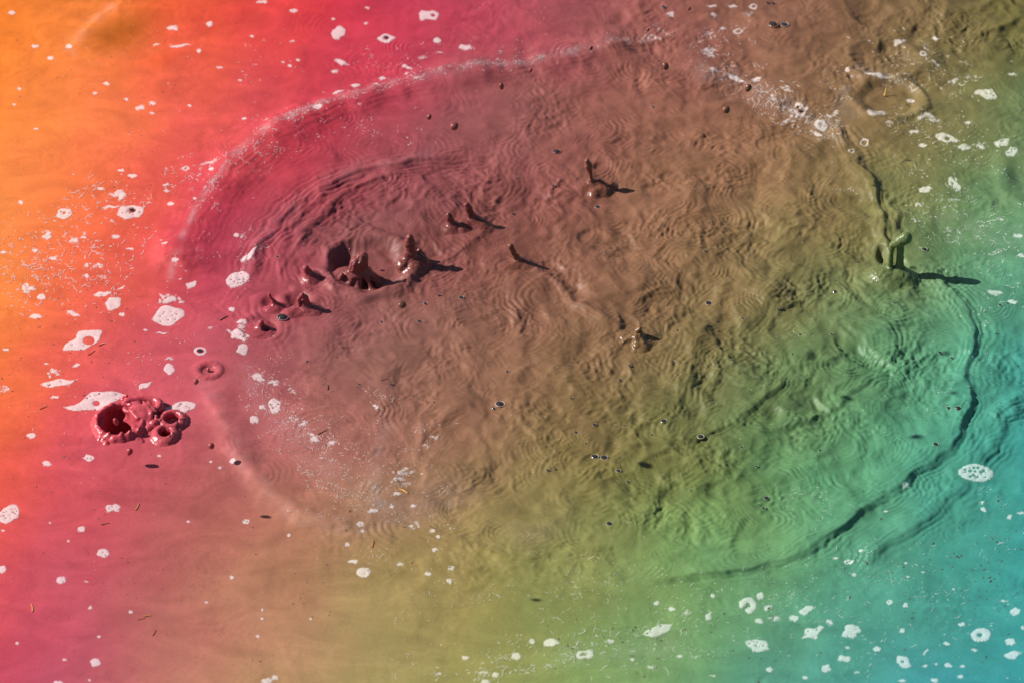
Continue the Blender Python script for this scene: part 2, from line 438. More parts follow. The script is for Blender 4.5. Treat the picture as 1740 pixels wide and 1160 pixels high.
def rings(u, v, r0, r1, lam, amp, a0=None, a1=None, sq=1.0, fall=0.6):
    """Concentric ripples; radii and wavelength in photo pixels, amp in mm."""
    x, y = ground(u, v)
    s = window(x, y, (r1 + 3 * lam) * PX)
    dx, dy = X[s] - x, (Y[s] - y) * sq
    wob = 1 + 0.11 * noise2(X[s] * 14, Y[s] * 14, 21) + 0.05 * noise2(X[s] * 40, Y[s] * 40, 22)
    r = np.hypot(dx, dy) * wob / PX
    w = smooth(r0 - lam, r0 + 0.2 * lam, r) * (1 - smooth(r1 - lam, r1 + lam, r))
    w = w * (1 - fall * smooth(r0, r1, r))
    if a0 is not None:
        th = np.degrees(np.arctan2(dy, dx))
        mid = (a0 + a1) / 2; half = (a1 - a0) / 2
        d = np.abs((th - mid + 180) % 360 - 180)
        w = w * (1 - smooth(half * 0.45, half, d))
    w = w * (0.55 + 0.9 * noise2(X[s] * 17 + u, Y[s] * 17 + v, 23))
    ph = (r - r0) / lam * math.pi + 0.45 * noise2(X[s] * 24, Y[s] * 24 + u, 24)
    H[s] += 1.9 * amp * MM * w * (np.sqrt(np.cos(ph) ** 2 + 0.02) - 0.65)


# many small packets of ripples wherever the mud is churned
n_done = 0
while n_done < 340:
    u, v = random.uniform(380, 1740), random.uniform(20, 960)
    c = float(churn(np.array([u]), np.array([v]))[0])
    if random.random() > c * 1.1:
        continue
    n_done += 1
    r0 = random.uniform(6, 46)
    lam = random.uniform(7.0, 12.5)
    nn = random.uniform(3.0, 8.0)
    a0 = random.uniform(-180, 180)
    rings(u, v, r0, r0 + lam * nn, lam, random.uniform(0.6, 1.25) * (0.5 + 0.6 * c), a0, a0 + random.uniform(90, 260))

# rings the photograph shows one by one
for a in [(1100, 742, 24, 60, 18, .9), (870, 640, 20, 70, 14, .5, -60, 120), (1172, 885, 30, 74, 17, .7), (1005, 308, 40, 84, 9, .55, -70, 120), (1090, 570, 40, 120, 11, .75, -160, 30), (1090, 570, 34, 100, 10, .6, 20, 170),
          (515, 520, 36, 100, 10, .8, -80, 70), (450, 560, 30, 60, 13, 1.0, -110, 60), (890, 440, 30, 110, 10, .6, -60, 80), (700, 440, 60, 130, 10, .55, -70, 90), (800, 385, 40, 90, 9, .5), (1520, 460, 50, 120, 12, .8, 150, 300),
          (985, 815, 30, 110, 11, .8, 200, 330), (720, 590, 30, 110, 11, .6, -30, 40), (1210, 345, 15, 90, 10, .7, -130, -40), (1340, 340, 15, 90, 12, .8, -120, -20), (940, 574, 8, 34, 9, .9, -60, 100),
          (632, 447, 84, 170, 15, 1.1, 80, 270), (700, 430, 120, 230, 17, 1.1, 95, 215), (640, 440, 170, 240, 13, .9, 110, 200), (700, 440, 60, 120, 10, .8, -100, -10), (480, 520, 40, 110, 12, .9, 120, 260), (1500, 95, 60, 90, 22, 1.2, 130, 330), (1490, 540, 30, 90, 13, .9, -40, 80)]:
    rings(*a)


def crater(u, v, r, depth, rim, rw, sq=1.0, soft=0.25, ox=0.0, oy=0.0):
    x, y = ground(u, v)
    x += ox * PX; y += oy * PX
    s = window(x, y, (r + 4 * rw) * PX * max(1, 1 / sq))
    dx, dy = X[s] - x, (Y[s] - y) * sq
    rr = np.hypot(dx, dy) / PX * (1 + 0.13 * noise2(X[s] * 22, Y[s] * 22, 31))
    H[s] += -depth * MM * (1 - smooth(r * (1 - soft), r, rr)) + rim * MM * np.exp(-((rr - r - rw * 0.6) / rw) ** 2)


# the ripple dishes at the far side, the splash crater and the small pits
crater(1510, 167, 62, 7, 5, 9, 0.95, 0.35)
crater(1503, 100, 62, 4.5, 3.5, 11, 1.0, 0.45)
crater(627, 450, 70, 13, 8.0, 13, 0.85, 0.4)
crater(588, 446, 36, 18, 0.0, 6, 0.68, 0.9)
crater(355, 628, 17, 2.0, 2.0, 7, 1.0, 0.8)
crater(462, 514, 22, 6, 2.0, 8, 1.0, 0.8)
crater(505, 512, 26, 9, 2.5, 8, 0.9, 0.8)
crater(447, 557, 30, 4, 3.0, 10, 1.0, 0.7)
crater(1499, 428, 12, 14, 2.0, 6, 0.55, 0.9)
crater(208, 716, 35, 70, 2.0, 8, 0.75, 0.3)
crater(292, 710, 13, 42, 1.0, 5, 0.8, 0.5)
crater(281, 733, 12, 38, 1.0, 5, 0.9, 0.5)
crater(1738, 300, 34, 9, 3, 12, 0.5, 0.9)


def fold(pts, A, wl_, wr_, wrinkle=None, fade=60.0, seed=0):
    """A crest along a polyline (photo pixels): wl/wr = widths in mm on its left and right; wrinkle = (wavelength mm, amp mm, reach mm)."""
    P = np.array([ground(u, v) for u, v in pts])
    for _ in range(2):                                     # corner cutting
        Q = [P[0]]
        for a, b in zip(P[:-1], P[1:]):
            Q += [a * .75 + b * .25, a * .25 + b * .75]
        P = np.array(Q + [P[-1]])
    pad = (max(wl_, wr_) * 3 + (wrinkle[2] if wrinkle else 0)) * MM
    i0, i1 = np.searchsorted(xs, P[:, 0].min() - pad), np.searchsorted(xs, P[:, 0].max() + pad)
    j0, j1 = np.searchsorted(ys, P[:, 1].min() - pad), np.searchsorted(ys, P[:, 1].max() + pad)
    s = (slice(j0, j1), slice(i0, i1))
    x = X[s] + 0.010 * noise2(X[s] * 18, Y[s] * 18, 41 + seed) + 0.0026 * noise2(X[s] * 50, Y[s] * 55, 42 + seed)
    y = Y[s] + 0.010 * noise2(X[s] * 18, Y[s] * 18, 43 + seed) + 0.0026 * noise2(X[s] * 50, Y[s] * 55, 44 + seed)
    best = np.full(x.shape, 1e9); sd = np.zeros(x.shape); tt = np.zeros(x.shape)
    L = 0.0
    total = np.hypot(*(P[1:] - P[:-1]).T).sum()
    for a, b in zip(P[:-1], P[1:]):
        ab = b - a; ll = np.hypot(*ab)
        t = np.clip(((x - a[0]) * ab[0] + (y - a[1]) * ab[1]) / ll ** 2, 0, 1)
        qx, qy = x - a[0] - t * ab[0], y - a[1] - t * ab[1]
        d = np.hypot(qx, qy)
        side = np.sign((ab[1] * (x - a[0]) - ab[0] * (y - a[1])))
        m = d < best
        best = np.where(m, d, best); sd = np.where(m, d * side, sd); tt = np.where(m, L + t * ll, tt)
        L += ll
    end = smooth(0, fade * PX, tt) * (1 - smooth(total - fade * PX, total, tt))
    var = 1 + 0.55 * noise2(tt * 8 + seed, 0 * tt + seed * 3.3, 45) + 0.18 * noise2(tt * 26 + seed, 0 * tt + seed * 1.3, 48)
    d = sd / MM
    prof = np.where(d < 0, np.exp(-(d / wl_) ** 2), np.exp(-(d / wr_) ** 2))
    out = A * prof * var
    if wrinkle:
        lam, a2, reach = wrinkle
        dd = np.where(d > 0, d, -2.2 * d)
        out = out + a2 * np.cos(d / lam * 2 * math.pi + 3 * noise2(tt * 7, tt * 0, 46)) * np.exp(-(dd / reach) ** 2) * (0.6 + 0.8 * noise2(tt * 11, d * 0.01, 47)) * smooth(lam * 0.3, lam, np.abs(d))
    H[s] += MM * out * end


fold([(1060, 990), (1180, 982), (1290, 962), (1360, 938), (1420, 903), (1465, 868), (1485, 845), (1530, 825), (1565, 792), (1615, 765), (1640, 715), (1646, 660), (1640, 620)], 9.0, 46, 10, (11, 0.9, 40), 90, 1)
fold([(1625, 660), (1650, 600), (1662, 555), (1630, 510), (1600, 478), (1585, 455)], 5, 26, 9, (12, 1.6, 50), 30, 2)
fold([(1440, 965), (1490, 935), (1540, 900), (1590, 865), (1630, 830), (1668, 775), (1700, 720), (1760, 670)], 6.5, 36, 14, (14, 1.3, 44), 70, 3)
fold([(1690, 730), (1700, 690), (1740, 672), (1790, 650)], 5, 16, 9, (11, 1.2, 40), 30, 4)
fold([(1515, 430), (1500, 380), (1490, 335), (1466, 290), (1446, 250), (1420, 215)], 6.5, 22, 9, (12, 1.4, 35), 30, 5)
fold([(1530, 420), (1522, 370), (1508, 330)], 5, 12, 8, (11, 1.2, 30), 30, 6)
fold([(1640, 62), (1680, 50), (1718, 40), (1750, 15)], 8, 30, 10, None, 30, 7)
fold([(1600, 30), (1660, 12), (1700, -10)], 5, 20, 9, None, 30, 8)
fold([(285, 480), (305, 420), (345, 345), (395, 280), (455, 228), (540, 190), (640, 158), (760, 130), (900, 112), (1010, 88), (1100, 62)], 14.0, 46, 50, (15, 0.5, 50), 60, 9)
fold([(345, 470), (350, 400), (385, 330), (450, 265), (540, 220)], 2.0, 20, 30, (13, 0.3, 60), 60, 10)
fold([(425, 490), (432, 430), (470, 372), (540, 318), (620, 286), (740, 268), (860, 262)], 5.5, 17, 10, (14, 1.5, 75), 50, 11)
fold([(500, 425), (525, 380), (575, 332), (625, 310), (690, 292)], 4.8, 16, 8, (10, 0.6, 40), 30, 12)
fold([(470, 470), (478, 420), (500, 370), (560, 320)], 4.0, 13, 8, (10, 0.5, 30), 30, 13)
fold([(640, 500), (700, 470), (760, 440), (800, 405), (850, 380)], 3.2, 14, 8, (10, 0.6, 30), 30, 14)
fold([(800, 385), (860, 350), (930, 330), (990, 345), (1040, 335)], 2.4, 14, 8, (10, 0.6, 30), 30, 15)
fold([(640, 900), (560, 893), (495, 872), (445, 825), (405, 765), (375, 705), (345, 650)], 7.0, 22, 36, None, 50, 16)
fold([(1090, 985), (980, 965), (880, 950), (790, 925), (710, 895), (640, 893)], 4.0, 24, 16, (12, 0.8, 50), 60, 17)
fold([(1080, 930), (1010, 925), (940, 938), (890, 945)], 2.4, 12, 10, (10, 0.9, 50), 30, 31)
fold([(900, 448), (950, 478), (985, 520), (1050, 555), (1075, 585)], 3.4, 9, 12, (10, 0.7, 26), 20, 18)
fold([(888, 575), (884, 545), (874, 520)], 6, 14, 6, None, 12, 19)
fold([(1040, 760), (1120, 750), (1200, 735), (1265, 700), (1318, 660), (1340, 620)], 4.2, 20, 8, (9, 0.8, 35), 40, 20)
fold([(1180, 700), (1220, 640), (1260, 560), (1330, 480), (1360, 420)], 3.0, 22, 10, (11, 0.8, 40), 40, 21)
fold([(1280, 740), (1330, 715), (1385, 712), (1400, 690)], 4.0, 16, 8, (10, 0.5, 20), 20, 22)
fold([(1460, 690), (1500, 640), (1520, 590), (1500, 550)], 1.8, 24, 10, (12, 1.1, 34), 20, 23)
fold([(1410, 700), (1450, 660), (1480, 640)], 4.0, 16, 8, (10, 0.8, 30), 20, 24)
fold([(1390, 520), (1430, 500), (1500, 490), (1560, 500)], 3.0, 16, 9, (10, 0.7, 30), 20, 25)
fold([(1095, 880), (1105, 845), (1150, 815), (1210, 800), (1230, 790)], 2.0, 20, 10, (11, 0.6, 30), 20, 26)
fold([(120, 85), (150, 50), (190, 15), (230, -20)], 4.0, 12, 40, None, 30, 27)
fold([(40, 60), (60, 40), (110, 28), (150, 18)], 1.2, 12, 12, (12, 0.5, 30), 30, 28)
fold([(1000, 95), (1050, 80), (1110, 70), (1180, 50)], 3.0, 14, 12, (10, 0.7, 25), 30, 29)
fold([(700, 790), (715, 740), (760, 700), (800, 690)], 2.0, 18, 10, (10, 0.5, 40), 30, 30)


# the big foam raft floats level on the slope of the fold
_rx, _ry = ground(1658, 803)
_s = window(_rx, _ry, 0.12)
_w = 0.9 * np.exp(-(((X[_s] - _rx) / 0.042) ** 2 + ((Y[_s] - _ry) / 0.036) ** 2) ** 2)
H[_s] = H[_s] * (1 - _w) + np.average(H[_s], weights=_w) * _w


def height(x, y):
    x = np.asarray(x, float); y = np.asarray(y, float)
    i = np.clip(np.searchsorted(xs, x) - 1, 0, len(xs) - 2); j = np.clip(np.searchsorted(ys, y) - 1, 0, len(ys) - 2)
    a = (x - xs[i]) / (xs[i + 1] - xs[i]); b = (y - ys[j]) / (ys[j + 1] - ys[j])
    return (H[j, i] * (1 - a) + H[j, i + 1] * a) * (1 - b) + (H[j + 1, i] * (1 - a) + H[j + 1, i + 1] * a) * b


nyv, nxv = X.shape
idx = np.arange(nyv * nxv).reshape(nyv, nxv)
Q = np.stack([idx[:-1, :-1], idx[:-1, 1:], idx[1:, 1:], idx[1:, :-1]], -1).reshape(-1, 4)
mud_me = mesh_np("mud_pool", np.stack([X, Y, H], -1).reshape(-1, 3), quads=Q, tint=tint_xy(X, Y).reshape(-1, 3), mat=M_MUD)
link("mud_pool", mud_me, kind='structure', label='churned pool of wet mud tinted in a rainbow from orange to teal')


# ------------------------------------------------------------------ splashes: blended round limbs, surfaced on a grid
def surface_nets(F, origin, h):
    inside = F < 0
    nx, ny, nz = F.shape
    acc = np.zeros((nx - 1, ny - 1, nz - 1, 3)); cnt = np.zeros((nx - 1, ny - 1, nz - 1))
    corners = [(a, b, c) for a in (0, 1) for b in (0, 1) for c in (0, 1)]
    for p in corners:
        for ax in range(3):
            if p[ax]:
                continue
            q = list(p); q[ax] = 1
            A = F[p[0]:nx - 1 + p[0], p[1]:ny - 1 + p[1], p[2]:nz - 1 + p[2]]
            B = F[q[0]:nx - 1 + q[0], q[1]:ny - 1 + q[1], q[2]:nz - 1 + q[2]]
            m = (A < 0) != (B < 0)
            t = np.where(m, A / np.where(m, A - B, 1), 0)
            for k in range(3):
                acc[..., k] += np.where(m, p[k] + (t if k == ax else 0), 0)
            cnt += m
    act = cnt > 0
    ids = np.full(act.shape, -1); ids[act] = np.arange(act.sum())
    ci = np.argwhere(act)
    V = (ci + acc[act] / cnt[act][:, None]) * h + origin
    quads = []
    for ax in range(3):
        a1, a2 = (ax + 1) % 3, (ax + 2) % 3
        sl0 = [slice(1, -1)] * 3; sl0[ax] = slice(0, -1)
        sl1 = list(sl0); sl1[ax] = slice(1, None)
        A = inside[tuple(sl0)]; B = inside[tuple(sl1)]
        for flip, m in ((False, A & ~B), (True, ~A & B)):
            e = np.argwhere(m)
            if not len(e):
                continue
            off = np.ones(3, int); off[ax] = 0
            e = e + off

            def cell(d1, d2):
                c = e.copy(); c[:, a1] += d1; c[:, a2] += d2
                return ids[c[:, 0], c[:, 1], c[:, 2]]
            q = np.stack([cell(-1, -1), cell(0, -1), cell(0, 0), cell(-1, 0)], -1)
            quads.append(q[:, ::-1] if flip else q)
    q = np.concatenate(quads)
    q = q[(q >= 0).all(1)]
    return V, q


def smin(a, b, k):
    h = np.clip(0.5 + 0.5 * (b - a) / k, 0, 1)
    return b * (1 - h) + a * h - k * h * (1 - h)


def limb(G, a, b, ra, rb):
    a = np.array(a, float); b = np.array(b, float); ab = b - a
    t = np.clip(((G[0] - a[0]) * ab[0] + (G[1] - a[1]) * ab[1] + (G[2] - a[2]) * ab[2]) / max(ab @ ab, 1e-9), 0, 1)
    d = np.sqrt(sum((G[k] - a[k] - t * ab[k]) ** 2 for k in range(3)))
    return d - (ra + (rb - ra) * t)


def splash_mesh(name, u, v, limbs, k=6.0, carve=(), rough=0.8, seed=0, h=1.3, skirt=True, lump=9.0, base_drop=2.0, zb=None):
    """limbs: (ax,ay,az, bx,by,bz, ra, rb) in mm about the foot; carve: the same, taken away."""
    x0, y0 = ground(u, v)
    if zb is None:                                         # stand on the general level of the mud about the foot
        aa = np.linspace(0, 2 * math.pi, 13)[:-1]
        zb = float(max(height(x0, y0), np.mean(height(x0 + .015 * np.cos(aa), y0 + .015 * np.sin(aa))))) + .0025
    z0 = zb
    L = np.array(limbs, float)
    R = max(L[:, 6].max(), L[:, 7].max())
    lo = np.minimum(L[:, :3], L[:, 3:6]).min(0) - R - 3 * k * 0.5 - 3
    hi = np.maximum(L[:, :3], L[:, 3:6]).max(0) + R + 4
    lo[2] = max(lo[2], -12)
    ax = [np.arange(lo[i], hi[i] + h, h) for i in range(3)]
    G = np.meshgrid(*ax, indexing='ij')
    nz = rough * (noise3(G[0] / lump, G[1] / lump, G[2] / lump, seed) + 0.4 * noise3(G[0] / lump * 2.3, G[1] / lump * 2.3, G[2] / lump * 2.3, seed + 1))
    F = None
    for l in limbs:
        d = limb(G, l[:3], l[3:6], l[6], l[7])
        F = d if F is None else smin(F, d, k)
    F = F + nz
    gz = (height(x0 + ax[0][:, None] * MM, y0 + ax[1][None, :] * MM) - z0) / MM
    if skirt:
        F = smin(F, G[2] - gz[:, :, None] + base_drop, max(k * 2.2, 11.0))
    for c in carve:
        d = limb(G, c[:3], c[3:6], c[6], c[7]) + nz * 0.8
        F = -smin(-F, d, 2.0)
    V, q = surface_nets(F, lo, h)
    # drop what lies well under the mud
    gi = np.clip(((V[:, 0] - lo[0]) / h).astype(int), 0, gz.shape[0] - 1); gj = np.clip(((V[:, 1] - lo[1]) / h).astype(int), 0, gz.shape[1] - 1)
    keep = V[:, 2] > gz[gi, gj] - base_drop - 0.4 if skirt else V[:, 2] > lo[2] + 2 * h
    low = V[:, 2] < gz[gi, gj] - 1.0
    if skirt:
        q = q[~low[q].all(1)]
    used = np.unique(q); remap = np.full(len(V), -1); remap[used] = np.arange(len(used))
    V = V[used] * MM; q = remap[q]
    me = mesh_np(name, V, quads=q, tint=tint_xy(V[:, 0] + x0, V[:, 1] + y0), mat=M_SPLASH)
    return me, (x0, y0, z0)


GROUP_S = 'mud splashes thrown up by the boiling pool'


def splash(name, label, u, v, limbs, parts=(), cat='mud splash', **kw):
    me, loc = splash_mesh(name, u, v, limbs, **kw)
    root = link(name, None, loc=loc, label=label, category=cat, group=GROUP_S)
    link('mound' if parts else 'column', me, parent=root)
    for pn, pl, pk in parts:
        pm, ploc = splash_mesh(pn, u, v, pl, skirt=False, **pk)
        link(pn, pm, parent=root)
    return root


# a mound is a wide ball sunk in the mud: (x, y, height, radius at the mud)


def swell(x, y, h_, r_):
    R = (r_ * r_ + h_ * h_) / (2 * h_)
    return (x, y, h_ - R, x, y + .1, h_ - R, R, R)


# thin stalk with a bulb head, beside its long shadow
splash('mud_spout', 'slender mud spout with a bulb head and a spoon-shaped shadow on reddish brown mud', 1006, 314,
       [swell(-6, -2, 9, 26), swell(16, -12, 8, 19), swell(-20, -12, 9, 14), (0, 0, 0, -2, 0, 14, 12, 6), swell(4, -26, 8, 12), swell(34, 2, 6, 13), (24, -4, 6, 14, 0, 10, 6, 7)],
       parts=[('stalk', [(-2, 0, 4, -2, 0, 20, 6, 3.4), (-2, 0, 20, -5, 0, 38, 3.4, 5)], dict(k=4, rough=.5, seed=12)),
              ('bulb', [(-5, 0, 36, -8, 0, 50, 5.2, 7.6), (-8, 0, 50, -11, 0, 62, 7.6, 5.2)], dict(k=4, rough=.5, seed=13))], rough=1.2, seed=11)
splash('mud_spout', 'stubby mud finger, taller of the close pair beyond the crater', 806, 380,
       [swell(0, 0, 7, 17), swell(-18, -8, 5, 13), (0, 0, 0, -6, 0, 14, 11, 7), swell(-24, -20, 3, 9), swell(14, -8, 4, 12)],
       parts=[('stalk', [(-6, 0, 8, -12, 0, 30, 8, 7), (-12, 0, 30, -15, 0, 38, 7.4, 6)], dict(k=4, rough=.8, seed=22))], seed=21, rough=1.0)
splash('mud_spout', 'short mud stub, smaller of the close pair beyond the crater', 770, 388,
       [swell(0, 0, 7, 16), swell(-10, -6, 4, 10), (0, 0, 0, -4, 0, 12, 10, 7)],
       parts=[('stalk', [(-4, 0, 8, -8, 0, 22, 7, 6.5), (-8, 0, 22, -9, 0, 28, 6.5, 5)], dict(k=4, rough=.8, seed=32))], seed=31, rough=1.0)
splash('mud_spout', 'thick upright mud finger on a lumpy foot, just past the crater rim', 701, 446,
       [swell(0, 0, 12, 26), (0, 0, 0, -3, 0, 26, 16, 9), (-16, -6, 0, -8, -2, 20, 8, 7), swell(-20, -14, 9, 13), swell(18, -4, 10, 16), (18, 12, 0, 14, 14, 14, 9, 5), swell(4, -22, 6, 13)],
       parts=[('stalk', [(-3, 0, 20, -5, 0, 44, 10.5, 9.5), (-5, 0, 44, -5, 0, 56, 9.8, 7.6)], dict(k=5, rough=1.2, seed=42))], seed=41, rough=1.6)
splash('mud_splash', 'largest splash, a knobbly head on spread legs inside the round dark crater', 607, 472,
       [(-4, 4, 0, 3, 0, 34, 19, 12), swell(-22, 10, 20, 32), (-38, -6, -8, -12, 0, 20, 9, 10), (2, -22, -8, 3, -2, 26, 6, 9), (32, -24, -6, 10, 0, 34, 3, 7), (-22, -24, -8, -6, -4, 22, 4, 8), (30, 14, -4, 12, 6, 26, 12, 12), (44, -4, -4, 14, 2, 22, 5, 8)],
       parts=[('head', [(2, 0, 26, 6, 0, 48, 12, 14), (-6, -4, 36, -2, -3, 50, 10, 11), (9, 2, 48, 13, 0, 60, 13, 10)], dict(k=6, rough=2.4, seed=52, lump=6)),
              ('bead', [(-30, -8, 6, -31, -8, 14, 4, 5), (-31, -8, 14, -30, -8, 20, 6, 5.5)], dict(k=3, rough=.4, seed=53))], seed=51, rough=1.6, zb=-0.009)
splash('mud_spout', 'small beaked mud blob with a short black shadow outside the crater rim', 528, 474,
       [swell(0, 0, 8, 17), (0, 0, 0, -5, 0, 12, 10, 8)],
       parts=[('bead', [(-4, 0, 8, -9, 0, 20, 8, 7)], dict(k=4, rough=.6, seed=62))], seed=61, rough=.9)
splash('mud_spout', 'looped mud finger with glossy edges in front of the crater', 522, 528,
       [swell(-2, 0, 10, 18), swell(-22, -6, 6, 14), swell(12, -4, 6, 15), swell(-36, -14, 4, 10), (0, 0, 0, -4, 0, 12, 12, 8)],
       parts=[('loop', [(-13, -2, 4, -15, -2, 24, 5, 3.8), (-15, -2, 24, -9, -1, 33, 4, 4.2), (-9, -1, 33, -2, 0, 26, 4.4, 5), (-2, 0, 26, 0, 0, 8, 5.2, 8)], dict(k=3, rough=.5, seed=72))], seed=71, rough=1.2)
splash('mud_spout', 'thinnest crooked mud thread rising from a red dimple', 470, 524,
       [swell(0, 0, 7, 14), swell(-12, -6, 4, 9), (0, 0, 0, -3, 0, 10, 8, 5)],
       parts=[('thread', [(-3, 0, 7, -6, 0, 15, 5, 4), (-6, 0, 15, -12, 0, 25, 2.8, 2.4), (-12, 0, 25, -13, 0, 31, 3.0, 2.6)], dict(k=2.5, rough=.4, seed=82))], seed=81, rough=.8)
splash('mud_mound', 'low pointed mud mound with a dark hollow beside white foam', 441, 560,
       [swell(-2, 0, 8, 26), (2, 0, 0, 3, 2, 16, 12, 6), swell(14, -6, 5, 14)], carve=[(13, -4, 6, 17, -6, 16, 8, 9)], seed=91, rough=1.0, cat='mud mound')
splash('mud_spout', 'lone leaning mud finger with a pointed shadow on dusky brown mud', 882, 446,
       [swell(0, 0, 7, 17), swell(-14, -10, 5, 13), swell(-28, -14, 3, 10), (0, 0, 0, -5, 0, 14, 10, 6), swell(14, -4, 4, 13)],
       parts=[('stalk', [(-5, 0, 9, -12, 0, 26, 6.4, 5.2), (-12, 0, 26, -17, 0, 40, 5.2, 6.2)], dict(k=4, rough=.6, seed=102))], seed=101, rough=.9)
splash('mud_plop', 'low squat mud plop with a hooked tip amid rings on brown mud', 1086, 574,
       [swell(-4, 0, 9, 30), swell(-26, 4, 9, 17), swell(4, -22, 9, 16), (10, -30, 2, 0, -8, 9, 4.5, 6), (-6, -28, 3, -6, -10, 10, 4, 6), (-30, -14, 2, -12, -4, 10, 4, 6), swell(22, 2, 6, 17), (0, 0, 0, -1, 0, 14, 11, 8)],
       parts=[('tip', [(-1, 0, 6, -3, 0, 19, 7.5, 6), (-3, 0, 19, 1, 0, 25, 5.6, 4.4)], dict(k=3, rough=.7, seed=112))], seed=111, rough=1.6)
splash('mud_splash', 'tall arched mud splash on two stalks with a round-tipped head, on olive mud', 1520, 464,
       [swell(-18, -4, 20, 36), swell(8, -6, 20, 31), swell(-34, 4, 12, 20), swell(24, -12, 12, 22), swell(-6, -22, 10, 24), (-8, 0, 6, -10, 0, 24, 14, 6), (10, 2, 6, 9, 2, 26, 14, 8)],
       parts=[('stalk', [(-9, 0, 14, -10, 0, 42, 7, 4.8), (-10, 0, 42, -9, 0, 68, 4.8, 5.4), (-9, 0, 68, -5, 0, 78, 5.6, 7)], dict(k=4, rough=.6, seed=122)),
              ('stalk', [(10, 2, 14, 9, 2, 42, 9, 7), (9, 2, 42, 8, 1, 74, 7, 8)], dict(k=4, rough=.6, seed=123)),
              ('head', [(-8, 0, 74, 6, 0, 84, 7, 10), (6, 0, 82, 18, 0, 92, 11, 12.5)], dict(k=6, rough=.6, seed=124))], seed=121, rough=1.3)
splash('mud_ring', 'faint mud ring with a tiny bead at its centre on pink mud', 355, 630,
       [(14 * math.cos(t) * 1.6, 14 * math.sin(t) * 1.6, -7.4, 14 * math.cos(t + .5) * 1.6, 14 * math.sin(t + .5) * 1.6, -7.4, 5, 5) for t in np.arange(0, 6.2, .5)],
       parts=[('bead', [(-1, 0, -2, -1, 0, 1, 3.2, 3)], dict(k=2, rough=.2, seed=132, h=.8))], seed=131, rough=.5, k=4, cat='mud ring', base_drop=1.5)

# the big burst bubble: a torn ring of skin round a black hole, a sagging dome behind, two smaller open mouths beside it


def ring_limbs(cx, cy, rx, ry, z, r, n, wob=0.0, sd=0, t0=0.0, t1=2 * math.pi, tilt=0.0):
    rr = random.Random(sd)
    ts = [t0 + (t1 - t0) * i / n for i in range(n + 1)]
    full = abs((t1 - t0) - 2 * math.pi) < 1e-6
    zz = [z + tilt * math.sin(t) + rr.uniform(-wob, wob) for t in ts]
    rad = [r * rr.uniform(.92, 1.1) for _ in ts]
    if full:
        zz[-1] = zz[0]; rad[-1] = rad[0]
    out = []
    for i in range(n):
        a, b = ts[i], ts[i + 1]
        out.append((cx + rx * math.cos(a), cy + ry * math.sin(a), zz[i], cx + rx * math.cos(b), cy + ry * math.sin(b), zz[i + 1], rad[i], rad[i + 1]))
    return [(a, b, c * .62, d, e, f * .62, g * .86, h * .86) for a, b, c, d, e, f, g, h in out]


u0, v0 = 225, 718
bx, by = ground(u0, v0)
bz = float(height(*ground(225, 790)))
burst = link('burst_bubble', None, loc=(bx, by, bz), label='large burst mud bubble with torn rim round a black hole on red mud', category='burst bubble')
big = ring_limbs(-24, -2, 44, 48, 15, 4.4, 22, 2.6, 3, tilt=3) + ring_limbs(-24, -2, 46, 50, 5, 6.0, 18, 1.0, 4)
bits = [(-64, 8, 6, -67, 10, 12, 3.4, 2), (-18, -49, 6, -17, -45, 14, 4, 2.4), (-3, -47, 6, -1, -42, 16, 3.6, 2.4), (10, -40, 6, 15, -35, 16, 4.4, 2.8), (-40, -46, 6, -41, -44, 12, 3.4, 2), (-52, -38, 3, -58, -48, 1, 4, 2.4), (12, -46, 1, 22, -54, 0, 4, 2.4)]


def part_mesh(name, limbs, root, **kw):
    pm, _ = splash_mesh(name, u0, v0, limbs, zb=bz, **kw)
    return link(name, pm, parent=root)


part_mesh('torn_rim', big + bits, burst, k=5, seed=201, rough=1.1, lump=12, carve=[(-25, -3, -14, -26, -2, 40, 36, 42)], h=1.3)
dome = [(12, 24, -10, 12, 24, -3, 32, 24), (24, 10, -10, 22, 10, -2, 23, 20), (0, 44, -6, 4, 42, 2, 20, 15)]
dome += ring_limbs(16, 44, 34, 22, 15, 5.5, 14, .8, 5, t0=-0.7, t1=3.0)
dome += [(28, 44, 19, 44, 18, 15, 2.8, 2.4), (18, 46, 19, 36, 14, 16, 2.4, 2.2), (34, -6, 6, 37, 10, 16, 4, 2.4), (-16, 34, 8, -6, 6, 10, 5, 3), (-4, 22, 16, 10, 0, 13, 2.4, 2.2)]
part_mesh('sagging_skin', dome, burst, k=7, seed=211, rough=1.1, lump=13, carve=[(-27, -3, 2, -29, -1, 44, 28, 30), (8, 50, 24, 34, 42, 26, 6, 5)], h=1.3)
for cu_, cv_, rx_, ry_, z_, sd_ in ((293, 715, 19, 22, 12, 7), (281, 738, 16, 19, 10, 9)):
    ex, ey = ground(cu_, cv_)
    ox, oy = (ex - bx) / MM, (ey - by) / MM
    lm = ring_limbs(ox, oy, rx_, ry_, z_ * .8, 4.6, 16, 2.0, sd_)
    lm += ring_limbs(ox, oy, rx_ + 3, ry_ + 3, 1, 6.5, 14, .8, sd_ + 1)
    lm += [(ox + 8, oy - 18, 5, ox + 9, oy - 15, 11, 3.2, 2), (ox + 16, oy - 8, 6, ox + 14, oy - 6, 12, 3.2, 2)]
    part_mesh('open_mouth', lm, burst, k=5.5, seed=220 + sd_, rough=1.0, lump=11, carve=[(ox - 1, oy + 1, -14, ox - 1, oy + 1, 30, rx_ - 5, rx_ - 3)], h=1.2)
part_mesh('wet_lump', [(36, -6, 0, 42, -8, 6, 10, 8), (42, -8, 4, 54, 2, 6, 8, 7), (30, -16, 0, 40, -10, 6, 8, 8), (44, 2, 2, 46, 6, 12, 6, 4)], burst, k=4, seed=231, rough=2.2)
